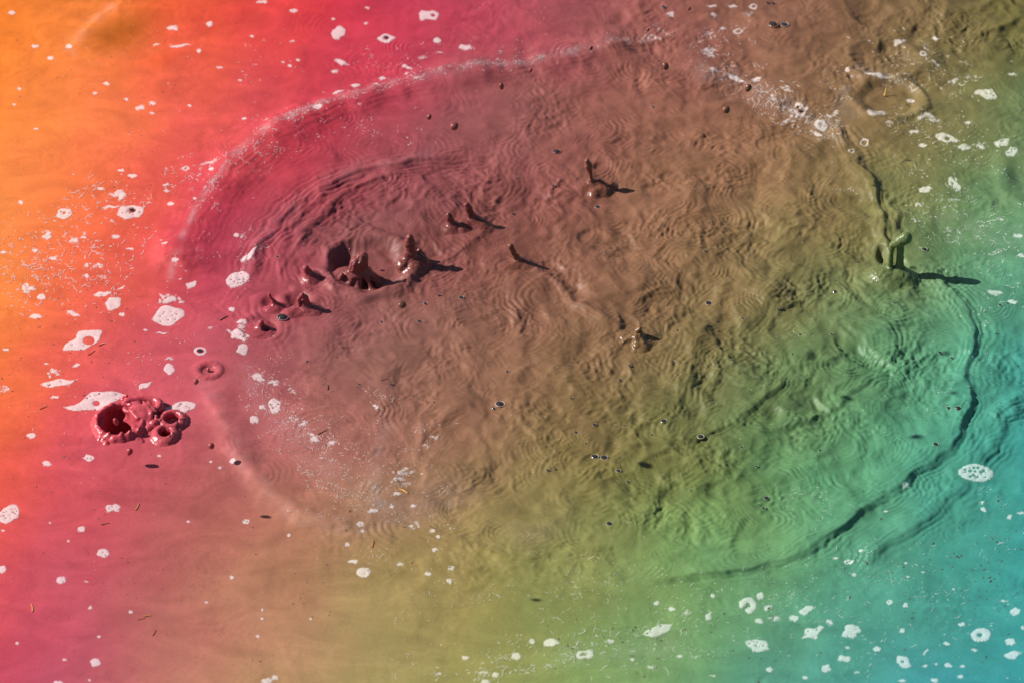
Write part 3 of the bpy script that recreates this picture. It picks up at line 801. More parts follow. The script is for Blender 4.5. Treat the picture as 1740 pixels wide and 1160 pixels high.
part_mesh('spatter_bead', [(-50, -50, 0, -50, -49, 2, 4, 4), (-44, -60, 0, -45, -60, 2, 4, 3.5), (44, -46, 0, 44, -46, 2, 3, 3), (-14, 70, 2, -16, 70, 12, 3, 3), (-22, 74, 2, -22, 74, 5, 3.5, 3)], burst, k=2, seed=241, rough=.5)


# ------------------------------------------------------------------ names for places, used in the labels
LANDMARKS = {
    'the burst mud bubble': (225, 715), 'the crater splash': (610, 450), 'the bulb-headed spout': (1000, 300), 'the arched splash': (1520, 440), 'the low mud plop': (1086, 568),
    'the many-holed foam': (1658, 803), 'the ripple dishes': (1510, 140), 'the foamy wave crest': (470, 225), 'the long dark fold': (1440, 900), 'the orange edge': (30, 330),
    'the teal corner': (1700, 1130), 'the plum corner': (40, 1130), 'the olive corner': (1720, 20), 'the bean-shaped foam': (1270, 1030), 'the eye-shaped foam': (656, 66), 'the clean oval foam': (618, 971),
    'the pale silt step': (480, 850),
}


def mud_word(u, v):
    r, g, b = [float(x) for x in bilin(FIELD, np.array([float(u)]), np.array([float(v)]))[0]]
    r, g, b = [x ** (1 / 2.2) for x in (r, g, b)]
    if r > g and r > 0.9 and g > 0.44: return 'orange'
    if r > 0.84 and g < 0.44: return 'red'
    if r > 0.72 and g < 0.40: return 'pink-red'
    if r > 0.66 and g < 0.48: return 'dusky pink'
    if r > g * 1.22: return 'brown'
    if r > g * 1.02: return 'khaki'
    if r > g * 0.84: return 'olive'
    if b > g * 0.92: return 'blue-teal'
    if b > g * 0.78: return 'teal'
    return 'green'


PENDING = []


def later(o, head, u, v):
    PENDING.append((o, head, u, v))


def finish_labels():
    order = ['', 'second ', 'third ', 'fourth ', 'fifth ', 'sixth ', 'seventh ', 'eighth ', 'ninth ', 'tenth ', 'eleventh ', 'twelfth ']
    classes = {}
    for o, head, u, v in PENDING:
        lm, (a, b) = min(LANDMARKS.items(), key=lambda kv: math.hypot(u - kv[1][0], (v - kv[1][1]) * 1.5))
        d = math.hypot(u - a, (v - b) * 1.5)
        side = 'beyond' if v < b - 25 else ('before' if v > b + 25 else 'beside')
        classes.setdefault((head, mud_word(u, v), side, lm), []).append((d, o))
    for (head, mw, side, lm), lst in classes.items():
        lst.sort(key=lambda t: t[0])
        for i, (d, o) in enumerate(lst):
            if len(lst) == 1:
                o['label'] = f"{head} on {mw} mud {side} {lm}"
            else:
                nm = 'nearest' if i == 0 else (order[i] + 'nearest' if i < len(order) else 'farthest')
                o['label'] = f"{head} on {mw} mud {side} {lm}, {nm}"


# ------------------------------------------------------------------ foam patches
def clip_sheet(xg, yg, F):
    """Triangles of a grid where F > 0, cut along F = 0. Returns xy vertices, F at them, triangles."""
    ny, nx = F.shape
    pts, val, tris = [], [], []
    vid, eid = {}, {}

    def vert(j, i):
        k = (j, i)
        if k not in vid:
            vid[k] = len(pts); pts.append((xg[i], yg[j])); val.append(F[j, i])
        return vid[k]

    def edge(a, b):
        k = (a, b) if a < b else (b, a)
        if k not in eid:
            fa, fb = F[k[0]], F[k[1]]
            t = fa / (fa - fb)
            eid[k] = len(pts)
            pts.append((xg[k[0][1]] * (1 - t) + xg[k[1][1]] * t, yg[k[0][0]] * (1 - t) + yg[k[1][0]] * t)); val.append(0.0)
        return eid[k]
    P = F > 0
    any_ = P[:-1, :-1] | P[1:, :-1] | P[:-1, 1:] | P[1:, 1:]
    for j, i in np.argwhere(any_):
        j = int(j); i = int(i)
        for tri in (((j, i), (j, i + 1), (j + 1, i + 1)), ((j, i), (j + 1, i + 1), (j + 1, i))):
            ins = [bool(P[t]) for t in tri]
            n = sum(ins)
            if n == 3:
                tris.append(tuple(vert(*t) for t in tri))
            elif n == 1:
                k = ins.index(True)
                a, b, c = tri[k], tri[(k + 1) % 3], tri[(k + 2) % 3]
                tris.append((vert(*a), edge(a, b), edge(a, c)))
            elif n == 2:
                k = ins.index(False)
                a, b, c = tri[k], tri[(k + 1) % 3], tri[(k + 2) % 3]
                e1, e2 = edge(a, b), edge(a, c)
                tris.append((e1, vert(*b), vert(*c))); tris.append((e1, vert(*c), e2))
    return np.array(pts), np.array(val), tris


def foam_tint(x, y, white=0.76, keep=0.36):
    t = tint_xy(np.asarray(x), np.asarray(y))
    lum = t.max(axis=-1, keepdims=True)
    white = white * np.clip(0.72 + 0.55 * lum, 0, 1.2)       # the same filter cast, put into the froth colour too
    return np.clip(white * ((1 - keep) + keep * t / lum) * np.array([1.0, 0.98, 0.97]), 0, 0.85)


def dome_pore(V, T, x, y, z, rx, ry, hgt, n=7):
    b = len(V)
    for i in range(n):
        a = 2 * math.pi * i / n
        V.append((x + rx * math.cos(a), y + ry * math.sin(a), z))
    V.append((x, y, z + hgt))
    for i in range(n):
        T.append((b + i, b + (i + 1) % n, b + n))


GROUP_F = 'white foam patches floating on the mud'
n_foam = 0


def foam(u, v, w, h, ang=0.0, style='oval', holes=None, pores=0, ragged=0.26, label=None, seed=None):
    """w, h as seen in the photo (pixels); ang in degrees counter-clockwise as seen."""
    global n_foam
    n_foam += 1
    sd = seed if seed is not None else 300 + n_foam
    rr = random.Random(sd)
    x0, y0 = ground(u, v)
    big = max(w, h)
    res = max(0.75, min(1.5, big / 30.0)) if (pores or holes) else max(0.55, min(1.6, big / 22.0))
    half = big * 0.5 * 1.7 + 5
    gu = np.arange(-half, half + res, res); gv = np.arange(-half * (0.75 if abs(ang) < 30 else 1), half * (0.75 if abs(ang) < 30 else 1) + res, res)
    GU, GV = np.meshgrid(gu, gv)                       # photo pixels, v up
    ca, sa = math.cos(math.radians(ang)), math.sin(math.radians(ang))
    n1 = noise2(GU / (big * .45) + sd, GV / (big * .35) + sd * 1.7, 61); n2 = noise2(GU / 7 + sd, GV / 5 + sd, 62); n3 = noise2(GU / 2.8 + sd, GV / 2.2, 63)
    wu = GU + ragged * big * .5 * n1 + 1.2 * n2
    wv = GV + ragged * big * .4 * noise2(GU / (big * .4) - sd, GV / (big * .4), 64) + 0.9 * n3
    a = (wu * ca + wv * sa) / (w / 2); b = (-wu * sa + wv * ca) / (h / 2)
    m = min(w, h) / 2
    if style == 'oval':
        F = (1 - np.hypot(a, b)) * m
    elif style == 'tail':                               # drawn out to a point at the +a end
        hh = np.clip(0.95 - 0.62 * smooth(-0.3, 1.05, a), .05, 1)
        F = (1 - np.hypot(a / 1.05, b / hh)) * m
    elif style == 'spindle':                            # pointed at both ends
        F = (1 - np.abs(a) ** 1.3 - np.abs(b) ** 1.15) * m
    elif style == 'ring':
        F = m * (0.34 - np.abs(np.hypot(a, b) - 0.66))
    elif style == 'rag':                                # torn and lacy
        F = np.full(GU.shape, -1e3)
        nb = max(5, int(4 + big / 4))
        for _ in range(nb):
            la, lb = rr.gauss(0, .42), rr.gauss(0, .42)
            lr = m * rr.uniform(.22, .62) * (1.15 - .5 * min(1, math.hypot(la, lb)))
            lu = la * w / 2 * ca - lb * h / 2 * sa; lv = la * w / 2 * sa + lb * h / 2 * ca
            st = rr.uniform(1.0, 2.2)
            du = (wu - lu) * ca + (wv - lv) * sa; dv = -(wu - lu) * sa + (wv - lv) * ca
            F = np.maximum(F, lr - np.hypot(du / st, dv * 1.15))
        F = F + .9 * n2 + .7 * n3
    elif style == 'hook':
        F = (0.42 - np.abs(np.hypot(a + .15, b) - 0.62)) * m
        F = np.minimum(F, (np.abs(np.degrees(np.arctan2(b, a + .15)) - 200) - 50) * .2)
    else:
        F = (1 - np.hypot(a, b)) * m
    F = F + 0.35 * n3 * min(1, m / 5)
    pl = []
    for (hu, hv, hr) in (holes or ()):
        F = np.minimum(F, np.hypot(GU - hu, (GV - hv) * 1.35) + .3 * n3 - hr)
    for _ in range(pores):
        for _try in range(20):
            pa, pb = rr.uniform(-.7, .7), rr.uniform(-.65, .65)
            if pa * pa + pb * pb < .6:
                break
        pu = (pa * w / 2) * ca - (pb * h / 2) * sa; pv = (pa * w / 2) * sa + (pb * h / 2) * ca
        pr = rr.choice([.45, .5, .6, .7, 1.0]) * (1.2 if big > 50 else 1.0)
        if all(math.hypot(pu - q[0], pv - q[1]) > pr + q[2] + .6 for q in pl):
            pl.append((pu, pv, pr))
            F = np.minimum(F, np.hypot(GU - pu, (GV - pv) * 1.35) - pr)
    xg, yg = None, None
    pts, val, tris = clip_sheet(gu, gv, F)
    if len(tris) < 3:
        return None
    gx, gy = ground(u + pts[:, 0], v - pts[:, 1])
    thick = min(1.1, 0.35 + 0.035 * m) * MM
    z = height(gx, gy) + np.where(val > 0, thick * (1 - np.exp(-val / 2.5)), 0.0) + 0.0002
    z0 = float(height(x0, y0))
    V = np.stack([gx - x0, gy - y0, z - z0], -1)
    name = 'foam_patch'
    me = mesh_np(name, V, tris=tris, tint=foam_tint(gx, gy), mat=M_FOAM_FILM)
    cov = np.clip(0.2 + val / (2.0 if style != 'rag' else 3.4), 0, 1.25).astype(np.float32)
    me.attributes.new('cover', 'FLOAT', 'POINT').data.foreach_set('value', cov)
    o = link(name, me, loc=(x0, y0, z0), category='foam patch', group=GROUP_F)
    if pl:
        PV, PT = [], []
        for pu, pv, pr in pl:
            qx, qy = ground(u + pu, v - pv)
            dome_pore(PV, PT, float(qx) - x0, float(qy) - y0, float(height(qx, qy)) - z0 + .0002, pr * 1.02 * PX, pr * 1.1 * PX, pr * .5 * PX)
        pm = mesh_np('pores', PV, tris=PT, mat=M_PORE)
        link('pores', pm, parent=o, kind='stuff')
    if label:
        o['label'] = label
    else:
        size = 'tiny' if big < 10 else 'small' if big < 17 else 'medium' if big < 32 else 'large'
        shp = {'oval': 'oval', 'tail': 'tapering', 'spindle': 'spindle-shaped', 'ring': 'ring-shaped', 'rag': 'ragged', 'hook': 'hooked'}[style]
        if style == 'oval' and w > 2.6 * h:
            shp = 'streak-like'
        later(o, f"{size} {shp}" + (" porous" if pl or holes else "") + " foam patch", u, v)
    return o


F_LIST = [
    # far left, orange
    (20, 23, 15, 7), (60, 80, 12, 7), (117, 80, 11, 9), (86, 100, 12, 7), (294, 46, 21, 9), (356, 40, 14, 9, 30), (308, 77, 44, 8, 4, 'tail'), (265, 74, 14, 5, 20), (338, 86, 9, 8), (181, 144, 12, 8), (162, 160, 10, 6), (215, 170, 9, 6),
    (238, 184, 19, 9, 8), (259, 176, 13, 8), (258, 193, 9, 5), (24, 178, 9, 5), (62, 220, 9, 5), (322, 180, 8, 6), (373, 115, 13, 4), (33, 152, 8, 5), (205, 291, 13, 6), (225, 300, 17, 9), (360, 280, 44, 12, 3, 'rag'), (359, 293, 9, 7),
    (316, 288, 16, 9, 0, 'ring'), (280, 287, 16, 7, 0, 'rag'), (282, 315, 14, 7, 10), (290, 347, 13, 8), (203, 332, 26, 22, 0, 'rag'), (171, 321, 15, 6), (331, 341, 9, 6), (190, 376, 16, 9, 15, 'rag'), (190, 351, 34, 6, 5, 'tail'), (283, 325, 13, 5), (35, 344, 9, 8), (415, 203, 8, 6),
    (408, 137, 8, 5), (428, 62, 9, 5),
    # far, crimson
    (445, 3, 20, 7), (499, 19, 16, 8), (575, 56, 27, 21, 40), (743, 70, 17, 10), (791, 82, 25, 10), (581, 107, 27, 9, -18, 'tail'), (568, 122, 17, 6), (692, 116, 19, 9, -25), (649, 136, 14, 9), (640, 147, 9, 5), (604, 149, 17, 10), (577, 161, 22, 7, 18, 'tail'),
    (540, 190, 20, 9, 3), (492, 113, 8, 6), (507, 104, 8, 5), (708, 141, 11, 4), (497, 71, 12, 4), (624, 15, 10, 5), (481, 107, 8, 5), (566, 33, 8, 5), (748, 90, 12, 4), (718, 98, 30, 8, 5, 'rag'), (843, 108, 14, 6, 0, 'rag'), (850, 92, 10, 9, 0, 'rag'), (622, 41, 8, 5), (690, 130, 9, 4),
    # far, brown
    (1139, 26, 16, 7), (1210, 12, 18, 6), (1213, 26, 12, 9), (1245, 10, 16, 7), (1270, 24, 20, 8, 10, 'rag'), (1205, 88, 18, 20, 0, 'rag'), (1202, 57, 28, 8, 15, 'rag'), (1213, 119, 18, 7, -15), (1255, 132, 44, 9, -30, 'tail'), (1118, 66, 20, 8, 0, 'rag'), (1228, 48, 12, 6),
    (1529, 67, 22, 12, 20, 'tail'), (1492, 130, 54, 9, -12, 'tail'), (1587, 108, 26, 12, -20, 'rag'), (1548, 166, 15, 10), (1578, 199, 40, 16, -10, 'rag'), (1510, 212, 16, 11, 0, 'rag'), (1553, 224, 18, 7), (1568, 248, 16, 7), (1416, 196, 22, 14, -10, 'rag'),
    (1590, 62, 20, 5), (1620, 135, 22, 14, -30, 'rag'), (1645, 128, 14, 8, 0, 'rag'), (1575, 80, 34, 8, -25, 'rag'), (1310, 165, 18, 12, -20, 'rag'), (1340, 205, 40, 10, 5, 'rag'), (1338, 152, 14, 18, 0, 'rag'), (1390, 228, 20, 7, -30), (1440, 118, 8, 8),
    (1664, 249, 22, 13, 10, 'rag'), (1572, 322, 24, 11, 10), (1562, 345, 22, 12, 0, 'rag'), (1624, 340, 30, 9, -5, 'rag'), (1558, 375, 24, 10, 0, 'rag'), (1690, 427, 36, 8, 10, 'rag'), (1735, 432, 16, 8), (1692, 495, 28, 18, 0, 'rag'), (1720, 513, 22, 7), (1660, 400, 30, 8, -20, 'rag'), (1610, 386, 28, 7, -10, 'rag'),
    (1645, 208, 10, 8), (1700, 372, 22, 8, 0, 'rag'), (1720, 126, 16, 6), (1730, 400, 20, 7),
    # left, red and pink
    (82, 400, 17, 18, 0, 'rag'), (126, 409, 14, 16, 20, 'rag'), (197, 402, 16, 8), (6, 428, 14, 5), (90, 438, 15, 8), (168, 450, 15, 12, 0, 'rag'), (49, 490, 26, 18, 0, 'rag'), (70, 504, 17, 11), (174, 499, 34, 12, 8, 'tail'), (207, 488, 18, 5, 25), (193, 515, 30, 22, 28, 'oval'), (207, 534, 11, 8),
    (125, 533, 26, 10, -20, 'tail'), (60, 537, 22, 9), (326, 482, 22, 13, 25, 'tail'), (298, 449, 13, 7), (275, 566, 30, 4), (10, 593, 12, 6), (130, 620, 14, 8, 20), (92, 632, 20, 15, 0, 'rag'), (289, 610, 16, 10, 0, 'rag'), (288, 628, 20, 20, 0), (94, 674, 15, 6), (8, 660, 26, 10, 0, 'rag'), (53, 739, 17, 10),
    (428, 433, 46, 12, 36, 'tail'), (432, 712, 18, 13), (412, 593, 20, 19, 30), (394, 526, 11, 9), (358, 560, 14, 8, 35, 'rag'), (446, 691, 11, 8), (147, 467, 10, 8), (220, 422, 14, 5), (147, 449, 9, 8), (79, 617, 9, 4), (142, 403, 10, 5), (175, 468, 14, 8, 0, 'rag'), (143, 395, 18, 8, 0, 'rag'), (60, 425, 10, 8), (247, 560, 8, 5), (280, 420, 12, 5),
    (410, 402, 14, 9, 0, 'rag'), (402, 399, 10, 8),
    # near left, pink and plum
    (5, 901, 7, 5), (80, 786, 16, 9), (138, 899, 15, 9, 15), (116, 919, 7, 5), (4, 967, 14, 14, 25), (147, 989, 8, 4), (153, 1033, 11, 5, 30), (222, 1040, 9, 7), (162, 1125, 18, 15), (110, 1120, 9, 5), (98, 1160, 20, 9), (29, 1091, 7, 6), (168, 1082, 7, 5), (395, 783, 12, 9), (374, 793, 8, 6), (394, 980, 9, 7),
    (350, 1022, 7, 4), (270, 773, 9, 5), (85, 888, 7, 4), (358, 783, 7, 5), (320, 885, 6, 5), (152, 1155, 6, 5),
    # near middle
    (491, 908, 8, 7), (600, 952, 17, 9), (634, 868, 18, 9, 8), (612, 893, 15, 11, 20), (615, 904, 9, 6), (590, 924, 10, 8, 20), (680, 957, 13, 7), (764, 985, 11, 10), (446, 1034, 6, 6), (438, 1080, 7, 6), (453, 1156, 22, 11, 15), (467, 1149, 12, 9), (675, 838, 16, 7, 8), (664, 859, 14, 9, 0, 'rag'), (791, 1116, 12, 8),
    (735, 1146, 46, 9, 3, 'rag'), (842, 1146, 14, 10), (822, 1142, 18, 10, 0, 'rag'), (825, 1158, 18, 9), (685, 806, 48, 13, 25, 'rag'), (690, 822, 24, 8, 0, 'rag'), (528, 1050, 6, 5), (702, 858, 12, 5), (445, 1050, 6, 5), (740, 741, 24, 11, 0, 'rag'), (726, 757, 16, 8, 0, 'rag'), (640, 690, 14, 12, 0, 'rag'),
    (495, 712, 26, 10, 5, 'rag'), (515, 718, 20, 12, 0, 'rag'), (536, 745, 22, 16, -30, 'rag'), (565, 752, 14, 12, 0, 'rag'), (490, 655, 14, 9, 0, 'rag'), (440, 640, 18, 22, -30, 'rag'), (465, 650, 18, 14, 0, 'rag'), (498, 664, 12, 10, 0, 'rag'),
    # near, green and teal
    (877, 1114, 18, 14), (937, 1090, 30, 13), (904, 1088, 10, 10), (992, 1110, 34, 17, 5, 'ring'), (1038, 1087, 17, 12, 0, 'rag'), (1116, 1023, 11, 9), (1141, 1033, 14, 7), (1204, 1046, 20, 10, 55), (1211, 1011, 9, 9), (1292, 1010, 14, 12), (1290, 1054, 17, 9), (1155, 1114, 12, 6), (1211, 1148, 14, 5), (1106, 1133, 11, 6),
    (1165, 1040, 26, 8, 25, 'rag'), (1302, 1032, 8, 10), (1667, 853, 12, 9, 0, 'rag'), (1671, 866, 11, 8, -40), (1715, 879, 11, 8, 45), (1735, 872, 16, 4), (1538, 1028, 11, 9), (1349, 1048, 18, 13), (1372, 1034, 28, 14, 28, 'tail'), (1434, 1119, 24, 12, -8), (1404, 1136, 18, 14, 20), (1490, 1102, 15, 9), (1533, 1071, 12, 8, 30),
    (1634, 1060, 13, 8), (1725, 1038, 19, 14), (1717, 1088, 18, 13), (1722, 1110, 34, 12, 14), (1608, 1093, 12, 8), (1573, 1107, 14, 6, 50), (1656, 1103, 13, 6), (1611, 1129, 14, 9), (1572, 1131, 10, 6, 20), (1591, 1128, 8, 5), (1636, 1131, 9, 6), (1632, 1149, 11, 7), (1588, 1156, 15, 9), (1533, 1157, 14, 7),
    (1456, 1142, 11, 5), (1308, 1137, 13, 10), (1368, 1151, 12, 6), (1704, 1020, 12, 5), (1410, 1056, 14, 9, -30), (1463, 935, 10, 6), (1452, 974, 9, 7), (1539, 956, 8, 6), (1568, 972, 9, 5), (1543, 980, 6, 5), (1420, 945, 12, 5), (1538, 826, 12, 9, 30), (1505, 867, 8, 6), (1738, 1065, 8, 8), (1440, 1100, 10, 6), (1620, 1000, 6, 5),
    (1316, 1048, 20, 12, 0, 'rag'), (1304, 1028, 14, 12, 0, 'rag'), (1075, 1120, 10, 6), (935, 1130, 34, 9, 0, 'rag'), (1010, 1092, 16, 7, 0, 'rag'), (1075, 1105, 16, 7, 0, 'rag'),
]
for t in F_LIST:
    foam(*t)
# the ones with a look of their own
foam(109, 363, 29, 19, 12, holes=[(0, 1, 2.6)], pores=2, label='oval foam patch with one brown hole on orange-red mud by the eye-like foam')
foam(222, 359, 46, 24, 3, holes=[(2, 2, 6)], pores=9, label='eye-like foam patch speckled with pores round a shiny bubble on red mud')
foam(656, 66, 35, 17, 2, 'spindle', holes=[(0, 1, 4.5)], ragged=.05, label='almond-shaped foam patch holding a dark bubble like an eye on crimson mud')
foam(728, 28, 36, 19, 2, holes=[(8, 0, 3)], label='pear-shaped foam patch with a pink bubble at its broad end on crimson mud')
foam(1255, 53, 20, 9, 0, holes=[(0, 0, 3)], pores=2)
foam(1280, 10, 15, 12, 0, holes=[(1, 0, 3)])
foam(1285, 132, 18, 9, 10, pores=2)
foam(1359, 185, 36, 24, -25, 'rag', holes=[(2, -4, 6), (-3, 3, 4)], pores=3, label='foam patch wrapped round two glassy bubbles on brown mud')
foam(1395, 213, 25, 16, -20, holes=[(-1, 2, 3)], pores=2)
foam(1489, 193, 34, 16, 5, pores=5, label='foam patch with a row of pores on the near lip of a ripple dish')
foam(1569, 91, 15, 12, 0, holes=[(0, 0, 2.4)])
foam(1675, 160, 42, 17, -6, 'spindle', pores=4, label='large pointed foam patch on olive mud near the picture corner')
foam(1469, 244, 16, 12, -5, holes=[(0, 0, 4)], label='thick foam ring round an open pore on khaki mud')
foam(1447, 258, 13, 9, 0, holes=[(0, 0, 3)])
foam(1611, 237, 38, 18, -12, 'tail', holes=[(-2, 0, 4)], pores=2, label='tear-shaped foam patch with one dark bubble on olive mud')
foam(1638, 251, 26, 9, 4, pores=2)
foam(1702, 243, 28, 15, 10, pores=3)
foam(1719, 259, 24, 16, 30, pores=5)
foam(1620, 312, 24, 26, -50, 'rag', pores=2)
foam(285, 511, 46, 22, -12, 'rag', pores=5, label='arched ragged foam patch, upper half of the pair on pink-red mud')
foam(285, 536, 60, 30, 14, 'oval', pores=9, label='broad grainy foam patch, lower half of the pair on pink-red mud')
foam(402, 476, 41, 26, 24, pores=12, label='egg-shaped foam patch full of pores on pink mud before the crater')
foam(142, 580, 74, 34, 28, 'spindle', holes=[(9, 1.5, 9.5)], pores=3, label='large kite-shaped foam patch with one big round hole on red mud')
foam(103, 649, 72, 19, 9, 'tail', pores=6, label='long tear-shaped foam patch trailing to a point on red mud')
foam(164, 682, 116, 42, 15, 'spindle', holes=[(0, -3, 5.5)], pores=9, label='widest foam patch, behind the burst bubble and partly hidden by it')
foam(246, 655, 34, 11, 30, 'spindle', pores=1, label='slim foam sliver standing out behind the top of the burst bubble')
foam(306, 694, 60, 24, 16, 'oval', pores=15, label='pitted foam patch reaching out behind the small mouths of the burst bubble')
foam(408, 563, 40, 32, -10, 'rag', pores=11, label='bright pitted foam patch hugging the low pointed mound')
foam(442, 570, 50, 9, 8, 'rag', label='narrow foam fringe along the near side of the low mound')
foam(467, 688, 22, 26, 20, pores=6)
foam(340, 597, 24, 16, 0, 'ring', ragged=.05, label='neat white foam ring round a bubble on pink mud')
foam(16, 872, 40, 30, 28, pores=17, label='large sieve-like foam patch cut by the picture edge on red mud')
foam(151, 777, 20, 12, 0, pores=4)
foam(192, 863, 27, 14, 5, pores=5)
foam(176, 940, 24, 15, 8, pores=4)
foam(104, 986, 17, 13, 12, pores=2)
foam(418, 885, 14, 9, 0, pores=3)
foam(618, 971, 26, 18, 3, pores=3, ragged=.05, label='clean oval foam patch with a few central pores on tan mud')
foam(703, 895, 22, 15, 0, 'rag', holes=[(3, 1, 3)], pores=4)
foam(727, 973, 12, 8, 0, pores=1); foam(739, 933, 11, 8, 0, pores=1); foam(767, 963, 12, 9, 20, pores=1); foam(735, 902, 10, 7, 0, pores=1); foam(744, 912, 9, 6, 0, pores=1)
foam(1118, 1068, 56, 20, 16, 'spindle', pores=5, label='long pike-shaped foam patch on green mud')
foam(1272, 1024, 26, 30, 70, 'hook', label='bean-shaped hooked foam patch on green-teal mud')
foam(1287, 1096, 46, 22, -12, 'oval', pores=10, label='broad foam patch with a cluster of pores on teal mud')
foam(1658, 803, 62, 30, -2, 'oval', holes=[(-9, 3, 2.8), (-3, 8, 2.2), (4, 8, 2.2), (-9, -7, 2.2), (9, 1, 2.4), (-18, 5, 1.8), (-1, 2, 2), (-4, -4, 1.8), (14, 4, 1.6), (3, -7, 1.6)], pores=14, ragged=.08, label='largest many-holed foam raft on blue-green mud beyond the dark folds')
foam(1443, 952, 19, 9, 0, pores=3)
foam(1512, 1023, 12, 9, 0, pores=1)
foam(1382, 1075, 46, 22, 24, 'spindle', pores=7, label='pointed foam patch with fine pores on teal mud near the hooked foam')
foam(1448, 1072, 32, 24, 20, 'oval', pores=3, ragged=.3, label='lobed foam patch with a notch on teal mud')
foam(1535, 1125, 32, 17, -32, 'oval', holes=[(-1, 1, 2.2)], label='slanting foam patch with one green pore on blue-teal mud')
foam(1667, 1077, 35, 24, 10, 'oval', holes=[(-2, 0, 4)], ragged=.08, label='round foam patch with one teal hole on blue-teal mud')


# ------------------------------------------------------------------ bubbles sitting on the surface
def revolve(prof, n):
    V, Q4 = [], []
    for r, z in prof:
        for i in range(n):
            a = 2 * math.pi * i / n
            V.append((r * math.cos(a), r * math.sin(a), z))
    for k in range(len(prof) - 1):
        for i in range(n):
            Q4.append((k * n + i, k * n + (i + 1) % n, (k + 1) * n + (i + 1) % n, (k + 1) * n + i))
    return V, Q4


FILM_V, FILM_Q = revolve([(0.86 * math.cos(t), 0.30 * math.sin(t)) for t in np.linspace(-.1, 1.52, 9)], 24)
FILM_ME = mesh_np('film', FILM_V, quads=FILM_Q, mat=M_FILM)
RIM_V, RIM_Q = revolve([(0.95 + 0.13 * math.cos(t), 0.08 + 0.13 * math.sin(t)) for t in np.linspace(-0.6, math.pi + .9, 9)][::-1], 24)
GROUP_B = 'dark bubbles on the mud surface'


def bubble(u, v, w, label=None, pale=True, flat=1.0):
    x, y = ground(u, v)
    z = float(height(x, y))
    r = w / 2 * PX
    o = link('bubble', None, loc=(x, y, z), category='bubble', group=GROUP_B)
    f = link('film', FILM_ME, parent=o); f.scale = (r, r * random.uniform(.88, 1.05), r * flat * random.uniform(.8, 1.6))
    t = tint_xy(np.array([x]), np.array([y]))[0]
    col = foam_tint(np.array([x]), np.array([y]), random.uniform(.26, .48), .7)[0] if pale else t * 1.25
    me = mesh_np('rim', np.array(RIM_V) * r, quads=RIM_Q, tint=np.tile(np.clip(col, 0, .8), (len(RIM_V), 1)), mat=M_FOAM if pale else M_SPLASH)
    link('rim', me, parent=o)
    if label:
        o['label'] = label
    else:
        later(o, ('pinhead' if w < 6.5 else 'small' if w < 9.5 else 'pea-sized') + (' pale-rimmed' if pale else ' muddy') + ' bubble', u, v)
    return o


for u, v, w in [(1128, 713, 11), (1191, 738, 12), (1010, 718, 8), (1051, 800, 9), (979, 731, 7), (996, 753, 6), (1303, 842, 10), (1298, 859, 7), (1262, 542, 6), (1152, 565, 6), (1144, 613, 7), (1070, 623, 6), (1053, 645, 6),
                (971, 678, 6), (862, 630, 6), (1036, 888, 11), (1067, 816, 6), (1174, 834, 5), (1260, 757, 6), (1590, 760, 10), (1612, 696, 8), (1598, 595, 8), (1618, 605, 6), (1693, 566, 5), (1419, 489, 9), (1347, 600, 6), (1413, 565, 6), (1424, 587, 5),
                (1458, 437, 5), (1322, 525, 5), (1394, 761, 6), (784, 507, 10), (723, 516, 8), (648, 545, 6), (665, 651, 6), (522, 613, 5), (1016, 348, 11), (941, 317, 7), (877, 303, 6), (1110, 180, 7), (1198, 431, 5), (1275, 431, 5),
                (1029, 427, 5), (1108, 733, 5), (1286, 788, 6), (931, 800, 6), (1360, 566, 6), (1327, 524, 5), (1340, 505, 5), (471, 438, 6), (610, 651, 5), (738, 682, 5), (1061, 717, 5), (1245, 612, 5), (943, 797, 5), (1520, 515, 5), (1700, 519, 7), (1712, 515, 5)]:
    bubble(u, v, w)
bubble(481, 542, 20, 'big white-rimmed bubble like an eye beside the looped mud finger')
bubble(1205, 510, 13, 'largest lone bubble on khaki mud between the low plop and the arched splash')
bubble(850, 686, 16, 'glossy bubble in a shallow dimple on brown mud, larger of its pair'); bubble(839, 692, 8, 'little bubble touching the glossy bubble in a shallow dimple')
bubble(1011, 773, 13, 'flattened bubble, first of three in a ring of mud', flat=.7); bubble(1027, 777, 13, 'flattened pale bubble, last of three in a ring of mud', flat=.7); bubble(1019, 774, 7, 'tiny bubble squeezed between two flattened bubbles')
bubble(1628, 700, 12, 'pale-rimmed bubble on the lip of the dark fold, larger of its pair')
bubble(1571, 424, 11, 'pale-rimmed bubble behind the shadow of the arched splash')
bubble(1314, 46, 20, 'darkest glossy bubble, larger half of a pair on far brown mud', pale=False); bubble(1333, 45, 17, 'clear bubble with a pale rim, smaller half of a pair on far brown mud')
bubble(946, 257, 15, 'dark oval bubble beyond the bulb-headed spout', pale=False)
bubble(224, 357, 11, 'shiny bubble set in the eye-like foam patch'); bubble(656, 65, 9, 'dark bubble in the middle of the almond-shaped foam')
bubble(1361, 189, 12, 'glassy bubble in the foam patch on brown mud, larger of two'); bubble(1356, 181, 8, 'glassy bubble in the foam patch on brown mud, smaller of two')
bubble(340, 597, 12, 'pink bubble inside the neat white foam ring', pale=False)
bubble(1128, 15, 10, 'white-rimmed bubble on brown mud near the far edge'); bubble(712, 545, 7, 'sparkling bubble above the wrinkled patch of brown mud')
bubble(1305, 3, 10, 'muddy bubble at the far picture edge, first of two touching', pale=False); bubble(1314, 3, 10, 'muddy bubble at the far picture edge, second of two touching', pale=False)
bubble(747, 503, 9, 'mud-coloured bump of a bubble near the flying brown drop', pale=False); bubble(873, 361, 8, 'mud-coloured bubble between the mud fingers and the bulb-headed spout', pale=False)


